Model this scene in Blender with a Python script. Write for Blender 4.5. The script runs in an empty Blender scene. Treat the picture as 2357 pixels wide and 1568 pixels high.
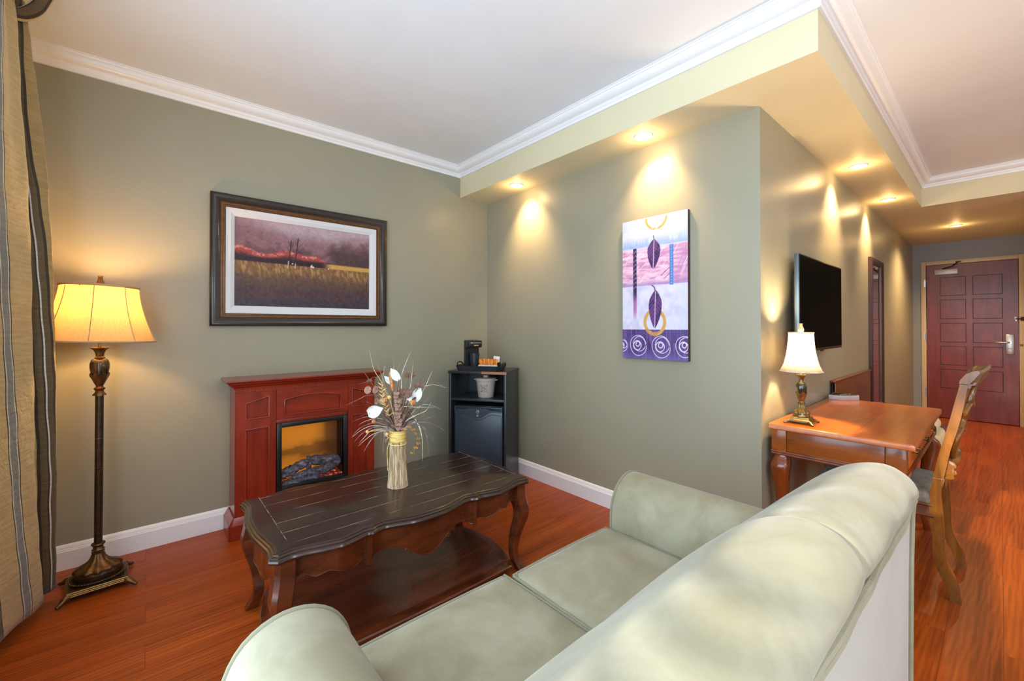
import bpy, bmesh, math, random
import numpy as np
from mathutils import Vector, Matrix

random.seed(7)
S = bpy.context.scene
COL = S.collection
PI = math.pi

# ------------------------------------------------------------------ camera
W, HPX = 2357, 1568
F, YAW, PITCH, CY = 971.1, math.radians(49.187), math.radians(0.499), 744.3
cam_d = bpy.data.cameras.new('camera')
cam = bpy.data.objects.new('camera', cam_d)
COL.objects.link(cam)
cam_d.sensor_fit = 'HORIZONTAL'
cam_d.sensor_width = 36.0
cam_d.lens = 36.0 * F / W
cam_d.shift_y = -(HPX / 2 - CY) / W
cam_d.clip_start = 0.02
cam.location = (0, 0, 1.23)
cam.rotation_euler = (PI / 2 + PITCH, 0, YAW - PI / 2)
S.camera = cam

# ------------------------------------------------------------------ view + world
S.view_settings.view_transform = 'Standard'
S.view_settings.look = 'None'
S.view_settings.gamma = 1.0
S.view_settings.use_curve_mapping = False
S.view_settings.exposure = 0.0
wd = bpy.data.worlds.new('world')
S.world = wd
wd.use_nodes = True
wd.node_tree.nodes['Background'].inputs[0].default_value = (0.75, 0.86, 1.0, 1)
wd.node_tree.nodes['Background'].inputs[1].default_value = 1.0

# room dimensions (metres; the camera stands at x = y = 0)
XW = -0.62      # window wall
YW = 3.115      # fireplace wall
XA = 2.385      # wall with the tall canvas
YT = 0.805      # wall with the television
XD = 8.15       # entry door wall
YB = -3.0       # wall behind the camera
ZC = 2.625      # ceiling
ZS = 2.37       # soffit underside
XS, YS = 2.085, 0.484   # soffit faces
XB = 5.56       # beam face at the entry

def area_light(name, loc, rot, sx, sy, power, color, spread=None):
    d = bpy.data.lights.new(name, 'AREA')
    d.shape = 'RECTANGLE'; d.size = sx; d.size_y = sy
    d.energy = power; d.color = color
    if spread: d.spread = spread
    o = bpy.data.objects.new(name, d); COL.objects.link(o)
    o.location = loc; o.rotation_euler = rot
    return o

# living room window daylight, then an unseen fill added on the bedroom side
area_light('window_daylight', (XW + 0.17, 0.45, 1.30), (0, -PI / 2 - math.radians(8), 0), 2.0, 2.5, 80, (0.66, 0.84, 1.0))
area_light('bedroom_side_fill', (XW + 0.02, -2.0, 1.30), (0, -PI / 2, 0), 2.0, 1.5, 40, (0.66, 0.83, 1.0))
# low sun through the uncovered part of the window
sd = bpy.data.lights.new('sun', 'SUN'); sd.energy = 7.0; sd.angle = math.radians(1.6); sd.color = (1.0, 0.93, 0.82)
so = bpy.data.objects.new('sun', sd); COL.objects.link(so)
so.rotation_euler = Vector((1.0, -0.051, -0.402)).to_track_quat('-Z', 'Y').to_euler(); so.location = (-3, 0.5, 3)
# overhead fill added behind the camera, without any fixture
pd = bpy.data.lights.new('overhead_fill', 'POINT'); pd.energy = 34; pd.color = (0.96, 0.97, 1.0); pd.shadow_soft_size = 0.3
po = bpy.data.objects.new('overhead_fill', pd); COL.objects.link(po); po.location = (0.9, -1.5, 2.2)
# warm fills added behind the camera for television wall and entry, no fixtures
for nm, lc, pw in (('warm_fill_near', (1.6, -2.3, 1.45), 14), ('warm_fill_far', (4.4, -2.2, 1.6), 40)):
    pd = bpy.data.lights.new(nm, 'POINT'); pd.energy = pw; pd.color = (1.0, 0.88, 0.70); pd.shadow_soft_size = 0.25
    po = bpy.data.objects.new(nm, pd); COL.objects.link(po); po.location = lc

# ------------------------------------------------------------------ node helpers
def nmat(name):
    m = bpy.data.materials.new(name); m.use_nodes = True
    nt = m.node_tree
    return m, nt, nt.nodes['Principled BSDF']

def lin(c):
    return tuple(((v / 255) / 12.92 if v / 255 <= 0.04045 else ((v / 255 + 0.055) / 1.055) ** 2.4) for v in c) + (1,)

def link(nt, a, b): nt.links.new(a, b)

def ramp(nt, fac, stops, interp='LINEAR'):
    r = nt.nodes.new('ShaderNodeValToRGB')
    r.color_ramp.interpolation = interp
    els = r.color_ramp.elements
    while len(els) > 1: els.remove(els[-1])
    els[0].position = stops[0][0]; els[0].color = stops[0][1]
    for p, c in stops[1:]:
        e = els.new(p); e.color = c
    link(nt, fac, r.inputs[0])
    return r

def coords(nt, scale, kind='Object', rot=(0, 0, 0)):
    tc = nt.nodes.new('ShaderNodeTexCoord')
    mp = nt.nodes.new('ShaderNodeMapping')
    mp.inputs['Scale'].default_value = scale
    mp.inputs['Rotation'].default_value = rot
    link(nt, tc.outputs[kind], mp.inputs['Vector'])
    return mp.outputs[0]

def noise(nt, vec, scale, detail=4, rough=0.55, dist=0.0):
    n = nt.nodes.new('ShaderNodeTexNoise')
    n.inputs['Scale'].default_value = scale; n.inputs['Detail'].default_value = detail
    n.inputs['Roughness'].default_value = rough; n.inputs['Distortion'].default_value = dist
    if vec is not None: link(nt, vec, n.inputs['Vector'])
    return n.outputs['Fac']

def bump(nt, b, height, strength, distance=0.002):
    n = nt.nodes.new('ShaderNodeBump')
    n.inputs['Strength'].default_value = strength; n.inputs['Distance'].default_value = distance
    link(nt, height, n.inputs['Height']); link(nt, n.outputs[0], b.inputs['Normal'])

def plain(name, c, rough=0.5, metal=0.0, spec=0.5, coat=0.0, var=0.0, vscale=20, bmp=0.0, bscale=200):
    m, nt, b = nmat(name)
    b.inputs['Roughness'].default_value = rough; b.inputs['Metallic'].default_value = metal
    b.inputs['Specular IOR Level'].default_value = spec
    b.inputs['Coat Weight'].default_value = coat; b.inputs['Coat Roughness'].default_value = 0.1
    col = lin(c)
    b.inputs['Base Color'].default_value = col
    if var:
        n = noise(nt, coords(nt, (1, 1, 1)), vscale)
        r = ramp(nt, n, [(0.3, tuple(v * (1 - var) for v in col[:3]) + (1,)), (0.7, tuple(min(1, v * (1 + var)) for v in col[:3]) + (1,))])
        link(nt, r.outputs[0], b.inputs['Base Color'])
    if bmp: bump(nt, b, noise(nt, coords(nt, (1, 1, 1)), bscale, 3), bmp)
    return m

def wood(name, dark, light, axis, rough=0.3, coat=0.3, scale=7, stretch=0.09, spec=0.5, mid=None):
    m, nt, b = nmat(name)
    sc = [scale] * 3; sc[axis] = scale * stretch
    v = coords(nt, sc)
    n = noise(nt, v, 3.0, 6, 0.62, 0.6)
    stops = [(0.28, lin(dark)), (0.72, lin(light))]
    if mid: stops.insert(1, (0.5, lin(mid)))
    r = ramp(nt, n, stops)
    n2 = noise(nt, coords(nt, (3, 3, 3)), 1.6, 3)
    mx = nt.nodes.new('ShaderNodeMixRGB'); mx.blend_type = 'MULTIPLY'; mx.inputs[0].default_value = 0.45
    link(nt, r.outputs[0], mx.inputs[1])
    r2 = ramp(nt, n2, [(0.35, (0.62, 0.6, 0.58, 1)), (0.65, (1, 1, 1, 1))]); link(nt, r2.outputs[0], mx.inputs[2])
    link(nt, mx.outputs[0], b.inputs['Base Color'])
    b.inputs['Roughness'].default_value = rough
    b.inputs['Specular IOR Level'].default_value = spec
    b.inputs['Coat Weight'].default_value = coat; b.inputs['Coat Roughness'].default_value = 0.12
    return m

def emit(name, c, strength):
    m, nt, b = nmat(name)
    b.inputs['Base Color'].default_value = (0.8, 0.8, 0.8, 1)
    b.inputs['Emission Color'].default_value = c
    b.inputs['Emission Strength'].default_value = strength
    return m

# ------------------------------------------------------------------ materials
def wall_paint(name, c, rough=0.42, spec=0.45):
    m, nt, b = nmat(name)
    col = lin(c)
    n = noise(nt, coords(nt, (1, 1, 1)), 1.3, 3)
    r = ramp(nt, n, [(0.3, tuple(v * 0.96 for v in col[:3]) + (1,)), (0.7, tuple(v * 1.04 for v in col[:3]) + (1,))])
    link(nt, r.outputs[0], b.inputs['Base Color'])
    b.inputs['Roughness'].default_value = rough; b.inputs['Specular IOR Level'].default_value = spec
    bump(nt, b, noise(nt, coords(nt, (1, 1, 1)), 260, 2), 0.12, 0.0008)
    return m

M_WALL = wall_paint('sage_wall_paint', (160, 157, 137), 0.34, 0.5)
M_GREYWALL = wall_paint('grey_entry_paint', (142, 147, 151), 0.5, 0.4)
M_CREAM = wall_paint('cream_soffit_paint', (226, 217, 183), 0.6, 0.3)
M_CEIL = wall_paint('white_ceiling_paint', (238, 243, 249), 0.7, 0.3)
M_TRIM = plain('white_trim_paint', (246, 247, 250), 0.28, spec=0.5)
M_JAMB = plain('beige_jamb_paint', (206, 188, 152), 0.4)

def floor_material():
    m, nt, b = nmat('cherry_plank_floor')
    v = coords(nt, (1, 1, 1))
    br = nt.nodes.new('ShaderNodeTexBrick')
    link(nt, v, br.inputs['Vector'])
    br.offset = 0.37; br.squash = 1.0
    br.inputs['Scale'].default_value = 1.0
    br.inputs['Brick Width'].default_value = 1.22; br.inputs['Row Height'].default_value = 0.155
    br.inputs['Mortar Size'].default_value = 0.0009; br.inputs['Mortar Smooth'].default_value = 0.3
    br.inputs['Color1'].default_value = (0.15, 0.15, 0.15, 1); br.inputs['Color2'].default_value = (0.85, 0.85, 0.85, 1)
    br.inputs['Mortar'].default_value = (0.45, 0.45, 0.45, 1)
    # offset the grain plank by plank so it breaks at the joints
    add = nt.nodes.new('ShaderNodeVectorMath'); add.operation = 'ADD'
    sc = nt.nodes.new('ShaderNodeVectorMath'); sc.operation = 'SCALE'; sc.inputs['Scale'].default_value = 9.0
    link(nt, br.outputs['Color'], sc.inputs[0]); link(nt, v, add.inputs[0]); link(nt, sc.outputs[0], add.inputs[1])
    mp = nt.nodes.new('ShaderNodeMapping'); mp.inputs['Scale'].default_value = (0.5, 36.0, 1.0)
    link(nt, add.outputs[0], mp.inputs['Vector'])
    n1 = noise(nt, mp.outputs[0], 1.6, 7, 0.66, 0.35)
    mp2 = nt.nodes.new('ShaderNodeMapping'); mp2.inputs['Scale'].default_value = (1.1, 7.0, 1.0)
    link(nt, add.outputs[0], mp2.inputs['Vector'])
    w = nt.nodes.new('ShaderNodeTexWave'); w.wave_type = 'RINGS'; w.rings_direction = 'Z'
    w.inputs['Scale'].default_value = 2.4; w.inputs['Distortion'].default_value = 7.0
    w.inputs['Detail'].default_value = 3.0; w.inputs['Detail Scale'].default_value = 1.2
    link(nt, mp2.outputs[0], w.inputs['Vector'])
    mx = nt.nodes.new('ShaderNodeMath'); mx.operation = 'MULTIPLY_ADD'; mx.inputs[1].default_value = 0.1
    link(nt, w.outputs['Fac'], mx.inputs[0]); link(nt, n1, mx.inputs[2])
    mp3 = nt.nodes.new('ShaderNodeMapping'); mp3.inputs['Scale'].default_value = (0.7, 7.0, 1.0)
    link(nt, add.outputs[0], mp3.inputs['Vector'])
    nl = noise(nt, mp3.outputs[0], 1.5, 3, 0.5, 0.4)
    av = nt.nodes.new('ShaderNodeMixRGB'); av.inputs[0].default_value = 0.4
    link(nt, n1, av.inputs[1]); link(nt, nl, av.inputs[2]); link(nt, av.outputs[0], mx.inputs[2])
    r = ramp(nt, mx.outputs[0], [(0.38, lin((120, 50, 11))), (0.55, lin((163, 73, 18))), (0.72, lin((188, 92, 27)))])
    tone = nt.nodes.new('ShaderNodeMixRGB'); tone.blend_type = 'MULTIPLY'; tone.inputs[0].default_value = 0.5
    rt = ramp(nt, br.outputs['Color'], [(0.0, (0.72, 0.7, 0.68, 1)), (1.0, (1, 1, 1, 1))])
    link(nt, r.outputs[0], tone.inputs[1]); link(nt, rt.outputs[0], tone.inputs[2])
    mo = nt.nodes.new('ShaderNodeMixRGB'); mo.inputs[2].default_value = lin((112, 46, 16))
    link(nt, br.outputs['Fac'], mo.inputs[0]); link(nt, tone.outputs[0], mo.inputs[1])
    link(nt, mo.outputs[0], b.inputs['Base Color'])
    b.inputs['Roughness'].default_value = 0.34; b.inputs['Specular IOR Level'].default_value = 0.28
    bump(nt, b, n1, 0.05, 0.001)
    return m

M_FLOOR = floor_material()
M_CHERRY = wood('cherry_red_wood', (114, 28, 13), (160, 50, 23), 2, 0.3, 0.35, 6, 0.12)
M_CHERRY_H = wood('cherry_red_wood_flat', (114, 28, 13), (160, 50, 23), 0, 0.3, 0.35, 6, 0.12)
M_ESPRESSO = wood('espresso_table_wood', (40, 24, 18), (58, 36, 27), 0, 0.26, 0.35, 6, 0.08)
M_ESP_SIDE = wood('brown_table_side_wood', (56, 24, 12), (116, 54, 24), 0, 0.25, 0.4, 5, 0.2)
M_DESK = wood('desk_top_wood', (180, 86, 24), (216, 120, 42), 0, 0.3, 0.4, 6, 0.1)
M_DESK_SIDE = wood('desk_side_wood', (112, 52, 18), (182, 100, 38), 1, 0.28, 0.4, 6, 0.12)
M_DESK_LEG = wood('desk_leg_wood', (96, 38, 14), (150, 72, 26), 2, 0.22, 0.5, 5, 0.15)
M_CHAIR = wood('chair_wood', (100, 56, 15), (158, 98, 34), 2, 0.24, 0.5, 7, 0.2)
M_DOOR = wood('entry_door_wood', (104, 36, 22), (136, 52, 34), 2, 0.34, 0.15, 4, 0.15)
M_DOOR_GROOVE = plain('entry_door_groove', (60, 20, 14), 0.5)
M_SEATRAIL = wood('chair_rail_wood', (90, 44, 14), (138, 72, 28), 0, 0.5, 0.0, 6, 0.12, spec=0.25)
M_BENCH = wood('bench_wood', (84, 34, 12), (120, 54, 22), 0, 0.3, 0.3, 6, 0.1)
M_DARKWOOD = wood('mirror_frame_wood', (58, 30, 26), (80, 44, 38), 2, 0.35, 0.2, 6, 0.1)
M_BLACKLAM = plain('black_laminate', (44, 48, 53), 0.32, spec=0.5, var=0.08, vscale=40)  # lightened, with a blue tint standing in for the window's reflection
M_RAWEDGE = plain('chipped_particle_edge', (176, 122, 84), 0.8, var=0.2, vscale=120)
M_BLACKPL = plain('black_plastic', (24, 26, 28), 0.35)
M_DARKGAP = plain('dark_inside', (10, 10, 10), 0.6)
M_FRIDGE = plain('fridge_grey_window_tint', (48, 62, 74), 0.34, spec=0.6, bmp=0.1, bscale=350)  # blue tint stands in for window reflections on dark grey plastic
M_CHROME = plain('chrome', (210, 212, 214), 0.15, 1.0)
M_STEEL = plain('brushed_steel', (196, 196, 194), 0.32, 1.0)
M_BRASS = plain('antique_brass', (128, 106, 66), 0.34, 0.9, var=0.3, vscale=60)
M_BRONZE = plain('aged_bronze', (112, 82, 48), 0.36, 0.75, var=0.45, vscale=45)
M_BRONZE_DK = plain('dark_bronze', (66, 50, 34), 0.34, 0.6, var=0.4, vscale=55)
M_GOLDEDGE = plain('rubbed_gold_edge', (176, 132, 72), 0.34, 0.9)
M_URN = plain('mottled_urn', (70, 54, 40), 0.18, 0.35, coat=0.6, var=0.6, vscale=38)
M_GREYPL = plain('warm_grey_plastic', (190, 180, 170), 0.4)
M_INK = plain('black_print', (24, 24, 26), 0.5)
M_SILVER = plain('silver_plastic', (188, 188, 190), 0.35, 0.25)
M_TV = plain('tv_screen', (3, 3, 3), 0.4, spec=0.012)
M_BEZEL = plain('tv_bezel', (30, 34, 38), 0.3, 0.4)
M_MIRROR = plain('mirror_glass', (235, 235, 235), 0.02, 1.0)

def fabric(name, c, var=0.12, vscale=5, sheen=0.35, rough=0.85, weave=0.25, c2=None):
    m, nt, b = nmat(name)
    col = lin(c)
    n = noise(nt, coords(nt, (1, 1, 1)), vscale, 5, 0.6, 0.5)
    lo = lin(c2) if c2 else tuple(v * (1 - var) for v in col[:3]) + (1,)
    r = ramp(nt, n, [(0.36, lo), (0.62, tuple(min(1, v * (1 + var * 0.5)) for v in col[:3]) + (1,))])
    link(nt, r.outputs[0], b.inputs['Base Color'])
    b.inputs['Roughness'].default_value = rough; b.inputs['Specular IOR Level'].default_value = 0.25
    b.inputs['Sheen Weight'].default_value = sheen; b.inputs['Sheen Roughness'].default_value = 0.4
    bump(nt, b, noise(nt, coords(nt, (1, 1, 1)), 420, 2), weave, 0.0007)
    return m

M_SOFA = fabric('celadon_velvet', (160, 155, 132), 0.1, 4.5, 0.2, c2=(143, 136, 109))
M_SOFA_BACK = fabric('celadon_velvet_flat', (184, 182, 170), 0.05, 3, 0.3)
M_SEATFAB = fabric('taupe_seat_fabric', (140, 130, 116), 0.2, 18, 0.4, c2=(108, 98, 84))
M_BENCHFAB = fabric('cream_bench_fabric', (216, 200, 164), 0.05, 10, 0.2)
# ------------------------------------------------------------------ object helpers
ROOTM = {}

def thing(name, label, cat, loc=(0, 0, 0), rotz=0.0, group=None):
    o = bpy.data.objects.new(name, None); COL.objects.link(o)
    o.empty_display_size = 0.05
    o.location = loc; o.rotation_euler = (0, 0, rotz)
    ROOTM[o.name] = Matrix.Translation(loc) @ Matrix.Rotation(rotz, 4, 'Z')
    o['label'] = label; o['category'] = cat
    if group: o['group'] = group
    return o

def root_of(o):
    while o.parent: o = o.parent
    return o

def obj(name, bm, m, parent=None, local=False, smooth=True, angle=38, label=None, kind=None):
    if parent is not None and not local:
        r = root_of(parent)
        if r.name in ROOTM: bm.transform(ROOTM[r.name].inverted())
    bmesh.ops.remove_doubles(bm, verts=bm.verts, dist=1e-6)
    bmesh.ops.recalc_face_normals(bm, faces=bm.faces)
    me = bpy.data.meshes.new(name)
    if smooth:
        for f in bm.faces: f.smooth = True
    bm.to_mesh(me); bm.free()
    if smooth: me.set_sharp_from_angle(angle=math.radians(angle))
    for mm in (m if isinstance(m, (list, tuple)) else [m]): me.materials.append(mm)
    o = bpy.data.objects.new(name, me); COL.objects.link(o)
    if parent is not None: o.parent = parent
    if label: o['label'] = label
    if kind: o['kind'] = kind
    return o

def struct(name, bm, m, label=None, cat=None, **k):
    o = obj(name, bm, m, **k); o['kind'] = 'structure'
    if label: o['label'] = label; o['category'] = cat or name.split('_')[0]
    return o

def tag(o, label, cat, group=None):
    o['label'] = label; o['category'] = cat
    if group: o['group'] = group
    return o

def BM(): return bmesh.new()

def box(bm, x0, x1, y0, y1, z0, z1, bev=0.0, seg=2, mi=0):
    vs = [bm.verts.new(p) for p in ((x0, y0, z0), (x1, y0, z0), (x1, y1, z0), (x0, y1, z0), (x0, y0, z1), (x1, y0, z1), (x1, y1, z1), (x0, y1, z1))]
    fs = [bm.faces.new([vs[i] for i in q]) for q in ((0, 3, 2, 1), (4, 5, 6, 7), (0, 1, 5, 4), (1, 2, 6, 5), (2, 3, 7, 6), (3, 0, 4, 7))]
    for f in fs: f.material_index = mi
    if bev > 0:
        es = list({e for f in fs for e in f.edges})
        bmesh.ops.bevel(bm, geom=es, offset=bev, segments=seg, profile=0.5, affect='EDGES', clamp_overlap=True)
    return fs

def loft(bm, rings, cap=True, closed=True, mi=0, loop=False):
    rs = [[bm.verts.new(p) for p in r] for r in rings]
    n = len(rs[0]); fs = []
    pairs = list(zip(rs[:-1], rs[1:]))
    if loop: pairs.append((rs[-1], rs[0]))
    for a, b in pairs:
        for i in range(n if closed else n - 1):
            j = (i + 1) % n
            try: fs.append(bm.faces.new((a[i], a[j], b[j], b[i])))
            except ValueError: pass
    if cap and closed and not loop:
        for r in (rs[0], rs[-1]):
            try: fs.append(bm.faces.new(r))
            except ValueError: pass
    for f in fs: f.material_index = mi
    return rs

def lathe(bm, prof, cx=0, cy=0, seg=32, sx=1.0, sy=1.0, wob=None, mi=0, cap=True):
    rings = []
    for k, (r, z) in enumerate(prof):
        ring = []
        for i in range(seg):
            a = 2 * PI * i / seg
            rr = max(r, 1e-4) * (1 + (wob(a, z) if wob else 0))
            ring.append((cx + rr * sx * math.cos(a), cy + rr * sy * math.sin(a), z))
        rings.append(ring)
    loft(bm, rings, cap=cap, mi=mi)

def prism(bm, pts, axis, a, b, bev=0.0, mi=0):
    def P(p, t):
        if axis == 0: return (t, p[0], p[1])
        if axis == 1: return (p[0], t, p[1])
        return (p[0], p[1], t)
    n0 = len(bm.edges)
    r0 = [bm.verts.new(P(p, a)) for p in pts]; r1 = [bm.verts.new(P(p, b)) for p in pts]
    fs = [bm.faces.new(r0), bm.faces.new(r1)]
    n = len(pts)
    for i in range(n): fs.append(bm.faces.new((r0[i], r0[(i + 1) % n], r1[(i + 1) % n], r1[i])))
    for f in fs: f.material_index = mi
    if bev:
        es = list({e for f in fs[:2] for e in f.edges})
        bmesh.ops.bevel(bm, geom=es, offset=bev, segments=2, profile=0.5, affect='EDGES', clamp_overlap=True)

def tube(bm, pts, r, seg=8, cap=True, closed=False, mi=0, flat=1.0):
    pts = [Vector(p) for p in pts]
    n = len(pts); rings = []
    up = None
    for i, p in enumerate(pts):
        if closed: t = pts[(i + 1) % n] - pts[i - 1]
        else: t = pts[min(i + 1, n - 1)] - pts[max(i - 1, 0)]
        if t.length < 1e-9: t = Vector((0, 0, 1))
        t.normalize()
        if up is None:
            up = Vector((0, 0, 1)) if abs(t.z) < 0.9 else Vector((1, 0, 0))
        s = t.cross(up)
        if s.length < 1e-6: s = t.orthogonal()
        s.normalize(); u = s.cross(t).normalized(); up = u
        rr = r[i] if isinstance(r, (list, tuple)) else r
        rings.append([p + s * (rr * math.cos(2 * PI * k / seg)) + u * (rr * flat * math.sin(2 * PI * k / seg)) for k in range(seg)])
    loft(bm, rings, cap=cap, loop=closed, mi=mi)

def crom(pts, n, closed=False):
    """Catmull-Rom resample to n points, uniform in length."""
    P = [Vector(p) if len(p) == 3 else Vector((p[0], p[1], 0)) for p in pts]
    m = len(P); out = []
    segs = m if closed else m - 1
    for i in range(segs):
        if closed: p0, p1, p2, p3 = P[i - 1], P[i], P[(i + 1) % m], P[(i + 2) % m]
        else: p0, p1, p2, p3 = P[max(i - 1, 0)], P[i], P[i + 1], P[min(i + 2, m - 1)]
        for k in range(16):
            t = k / 16
            out.append(0.5 * ((2 * p1) + (p2 - p0) * t + (2 * p0 - 5 * p1 + 4 * p2 - p3) * t * t + (3 * p1 - p0 - 3 * p2 + p3) * t ** 3))
    if not closed: out.append(P[-1])
    else: out.append(out[0])
    L = [0.0]
    for a, b in zip(out[:-1], out[1:]): L.append(L[-1] + (b - a).length)
    res = []; j = 0
    cnt = n if closed else n - 1
    for k in range(n):
        d = L[-1] * k / cnt
        while j < len(L) - 2 and L[j + 1] < d: j += 1
        s = (d - L[j]) / max(L[j + 1] - L[j], 1e-9)
        res.append(out[j].lerp(out[j + 1], min(max(s, 0), 1)))
    return res

def interp(x, xs, ys):
    return float(np.interp(x, xs, ys))

def sweep_xy(bm, path, prof, side=1, closed=False):
    """Sweep profile [(out, z)] along a polyline in XY with mitred corners; out is measured to the left of travel (side=1)."""
    P = [Vector((p[0], p[1])) for p in path]
    n = len(P); rings = []
    for i in range(n):
        if i == 0: d0 = d1 = (P[1] - P[0]).normalized()
        elif i == n - 1: d0 = d1 = (P[-1] - P[-2]).normalized()
        else: d0 = (P[i] - P[i - 1]).normalized(); d1 = (P[i + 1] - P[i]).normalized()
        n0 = Vector((-d0.y, d0.x)) * side; n1 = Vector((-d1.y, d1.x)) * side
        m = (n0 + n1); m = m / max(m.dot(n0), 1e-6)
        rings.append([(P[i].x + m.x * o, P[i].y + m.y * o, z) for o, z in prof])
    loft(bm, rings, cap=True)

def rbox(bm, x0, x1, y0, y1, z0, z1, r, crown=0.0, cuts=12, crown_b=0.0, puff=0.0, nz=None):
    """Rounded, crowned cushion."""
    t = bmesh.new()
    bmesh.ops.create_cube(t, size=2.0)
    bmesh.ops.subdivide_edges(t, edges=list(t.edges), cuts=cuts, use_grid_fill=True)
    c = Vector(((x0 + x1) / 2, (y0 + y1) / 2, (z0 + z1) / 2)); h = Vector(((x1 - x0) / 2, (y1 - y0) / 2, (z1 - z0) / 2))
    for v in t.verts:
        p = v.co
        q = Vector([math.copysign(1 - (1 - min(abs(p[i]), 1)) ** 1.45, p[i]) for i in range(3)])
        w = Vector([q[i] * h[i] for i in range(3)])
        inner = Vector([max(-h[i] + r, min(h[i] - r, w[i])) for i in range(3)])
        d = w - inner
        if d.length > 1e-6:
            d = d.normalized() * min(r, d.length) if d.length < r else d.normalized() * r
        res = inner + d
        fx = 1 - q[0] ** 2; fy = 1 - q[1] ** 2; fz = 1 - q[2] ** 2
        if q[2] > 0: res.z += crown * (fx ** 0.6) * (fy ** 0.6) * q[2]
        else: res.z -= crown_b * fx * fy * abs(q[2])
        res.x += puff * fy * fz * q[0]; res.y += puff * fx * fz * q[1]
        v.co = c + res
    me = bpy.data.meshes.new('tmp'); t.to_mesh(me); t.free()
    bm.from_mesh(me); bpy.data.meshes.remove(me)

def recess(bm, x0, x1, z0, z1, inner, P, depth, bead=None, outer=None):
    """Face of a rail/stile frame with a sunk panel. inner: points (x,z) ccw from lower left; P(x,z,d) maps to 3D (d = depth inwards)."""
    n = len(inner)
    if outer is None:
        outer = [(x0, z0), (x1, z0), (x1, z1), (x0, z1)]
    vo = [bm.verts.new(P(x, z, 0)) for x, z in outer]
    vi = [bm.verts.new(P(x, z, 0)) for x, z in inner]
    vd = [bm.verts.new(P(x, z, depth)) for x, z in inner]
    for i in range(n):
        j = (i + 1) % n
        bm.faces.new((vo[i], vo[j], vi[j], vi[i]))
        bm.faces.new((vi[i], vi[j], vd[j], vd[i]))
    bm.faces.new(vd)

def vnoise(u, v, su, sv, seed):
    """Numpy value noise, u,v arrays."""
    rng = np.random.RandomState(seed)
    g = rng.rand(int(sv * 1.3) + 3, int(su * 1.3) + 3)
    x = u * su; y = v * sv
    xi = np.clip(x.astype(int), 0, g.shape[1] - 2); yi = np.clip(y.astype(int), 0, g.shape[0] - 2)
    fx = x - xi; fy = y - yi
    fx = fx * fx * (3 - 2 * fx); fy = fy * fy * (3 - 2 * fy)
    return (g[yi, xi] * (1 - fx) + g[yi, xi + 1] * fx) * (1 - fy) + (g[yi + 1, xi] * (1 - fx) + g[yi + 1, xi + 1] * fx) * fy

def fbm(u, v, su, sv, seed, o=4):
    t = 0; a = 0.5; s = 0
    for k in range(o):
        t = t + a * vnoise(u, v, su * 2 ** k, sv * 2 ** k, seed + k); s += a; a *= 0.55
    return t / s

def painted_panel(name, nu, nv, P, rgb, parent, rough=0.5, spec=0.4):
    """Flat canvas whose brushwork is stored point by point on a fine grid. P(u,v)->3D, rgb (nv,nu,3) in display values 0..255."""
    me = bpy.data.meshes.new(name)
    vs = [P(i / (nu - 1), j / (nv - 1)) for j in range(nv) for i in range(nu)]
    r = root_of(parent)
    if r.name in ROOTM:
        inv = ROOTM[r.name].inverted(); off = inv.translation
        if inv.to_3x3() == Matrix.Identity(3): vs = [(p[0] + off.x, p[1] + off.y, p[2] + off.z) for p in vs]
        else: vs = [tuple(inv @ Vector(p)) for p in vs]
    fs = [(j * nu + i, j * nu + i + 1, (j + 1) * nu + i + 1, (j + 1) * nu + i) for j in range(nv - 1) for i in range(nu - 1)]
    me.from_pydata(vs, [], fs)
    at = me.color_attributes.new('paint', 'FLOAT_COLOR', 'POINT')
    c = np.clip(rgb.reshape(-1, 3) / 255.0, 0, 1)
    l = np.where(c <= 0.04045, c / 12.92, ((c + 0.055) / 1.055) ** 2.4)
    at.data.foreach_set('color', np.concatenate([l, np.ones((len(l), 1))], 1).astype(np.float32).ravel())
    m, nt, b = nmat(name + '_paint')
    a = nt.nodes.new('ShaderNodeAttribute'); a.attribute_name = 'paint'
    link(nt, a.outputs['Color'], b.inputs['Base Color'])
    b.inputs['Roughness'].default_value = rough; b.inputs['Specular IOR Level'].default_value = spec
    me.materials.append(m)
    o = bpy.data.objects.new(name, me); COL.objects.link(o); o.parent = parent
    return o
# ------------------------------------------------------------------ the room
T = 0.12
bm = BM(); box(bm, XW - 0.3, XD + T, YB - T, YW + T, -0.1, 0.0); struct('floor', bm, M_FLOOR)
bm = BM(); box(bm, XW - T, XD + T, YB - T, YW + T, ZC, ZC + 0.1); struct('ceiling', bm, M_CEIL)
bm = BM(); box(bm, XW - T, XA, YW, YW + T, 0, ZC); struct('wall_left', bm, M_WALL)
bm = BM(); box(bm, XA, XA + T, YT, YW + T, 0, ZC); struct('wall_front', bm, M_WALL)
bm = BM(); box(bm, XA + T, XD + T, YT, YT + T, 0, ZC); struct('wall_side', bm, M_WALL)
# entry wall with its door opening
DY0, DY1, DZ = -0.150, 0.670, 2.075
bm = BM()
box(bm, XD, XD + T, DY1 + 0.05, YT, 0, ZC); box(bm, XD, XD + T, -0.55, DY0 - 0.05, 0, ZC); box(bm, XD, XD + T, DY0 - 0.05, DY1 + 0.05, DZ + 0.05, ZC)
box(bm, XD + T, XD + T + 0.03, -0.55, YT, 0, ZC); struct('wall_far', bm, M_GREYWALL)  # slab added behind the door stops sky light leaking round it
bm = BM(); box(bm, XB, XD + T, -0.55 - T, -0.55, 0, ZC); box(bm, XB, XB + T, YB, -0.55, 0, ZC); struct('wall_right', bm, M_WALL)
bm = BM(); box(bm, XW - T, XB + T, YB - T, YB, 0, ZC); struct('wall_rear', bm, M_WALL)
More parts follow.
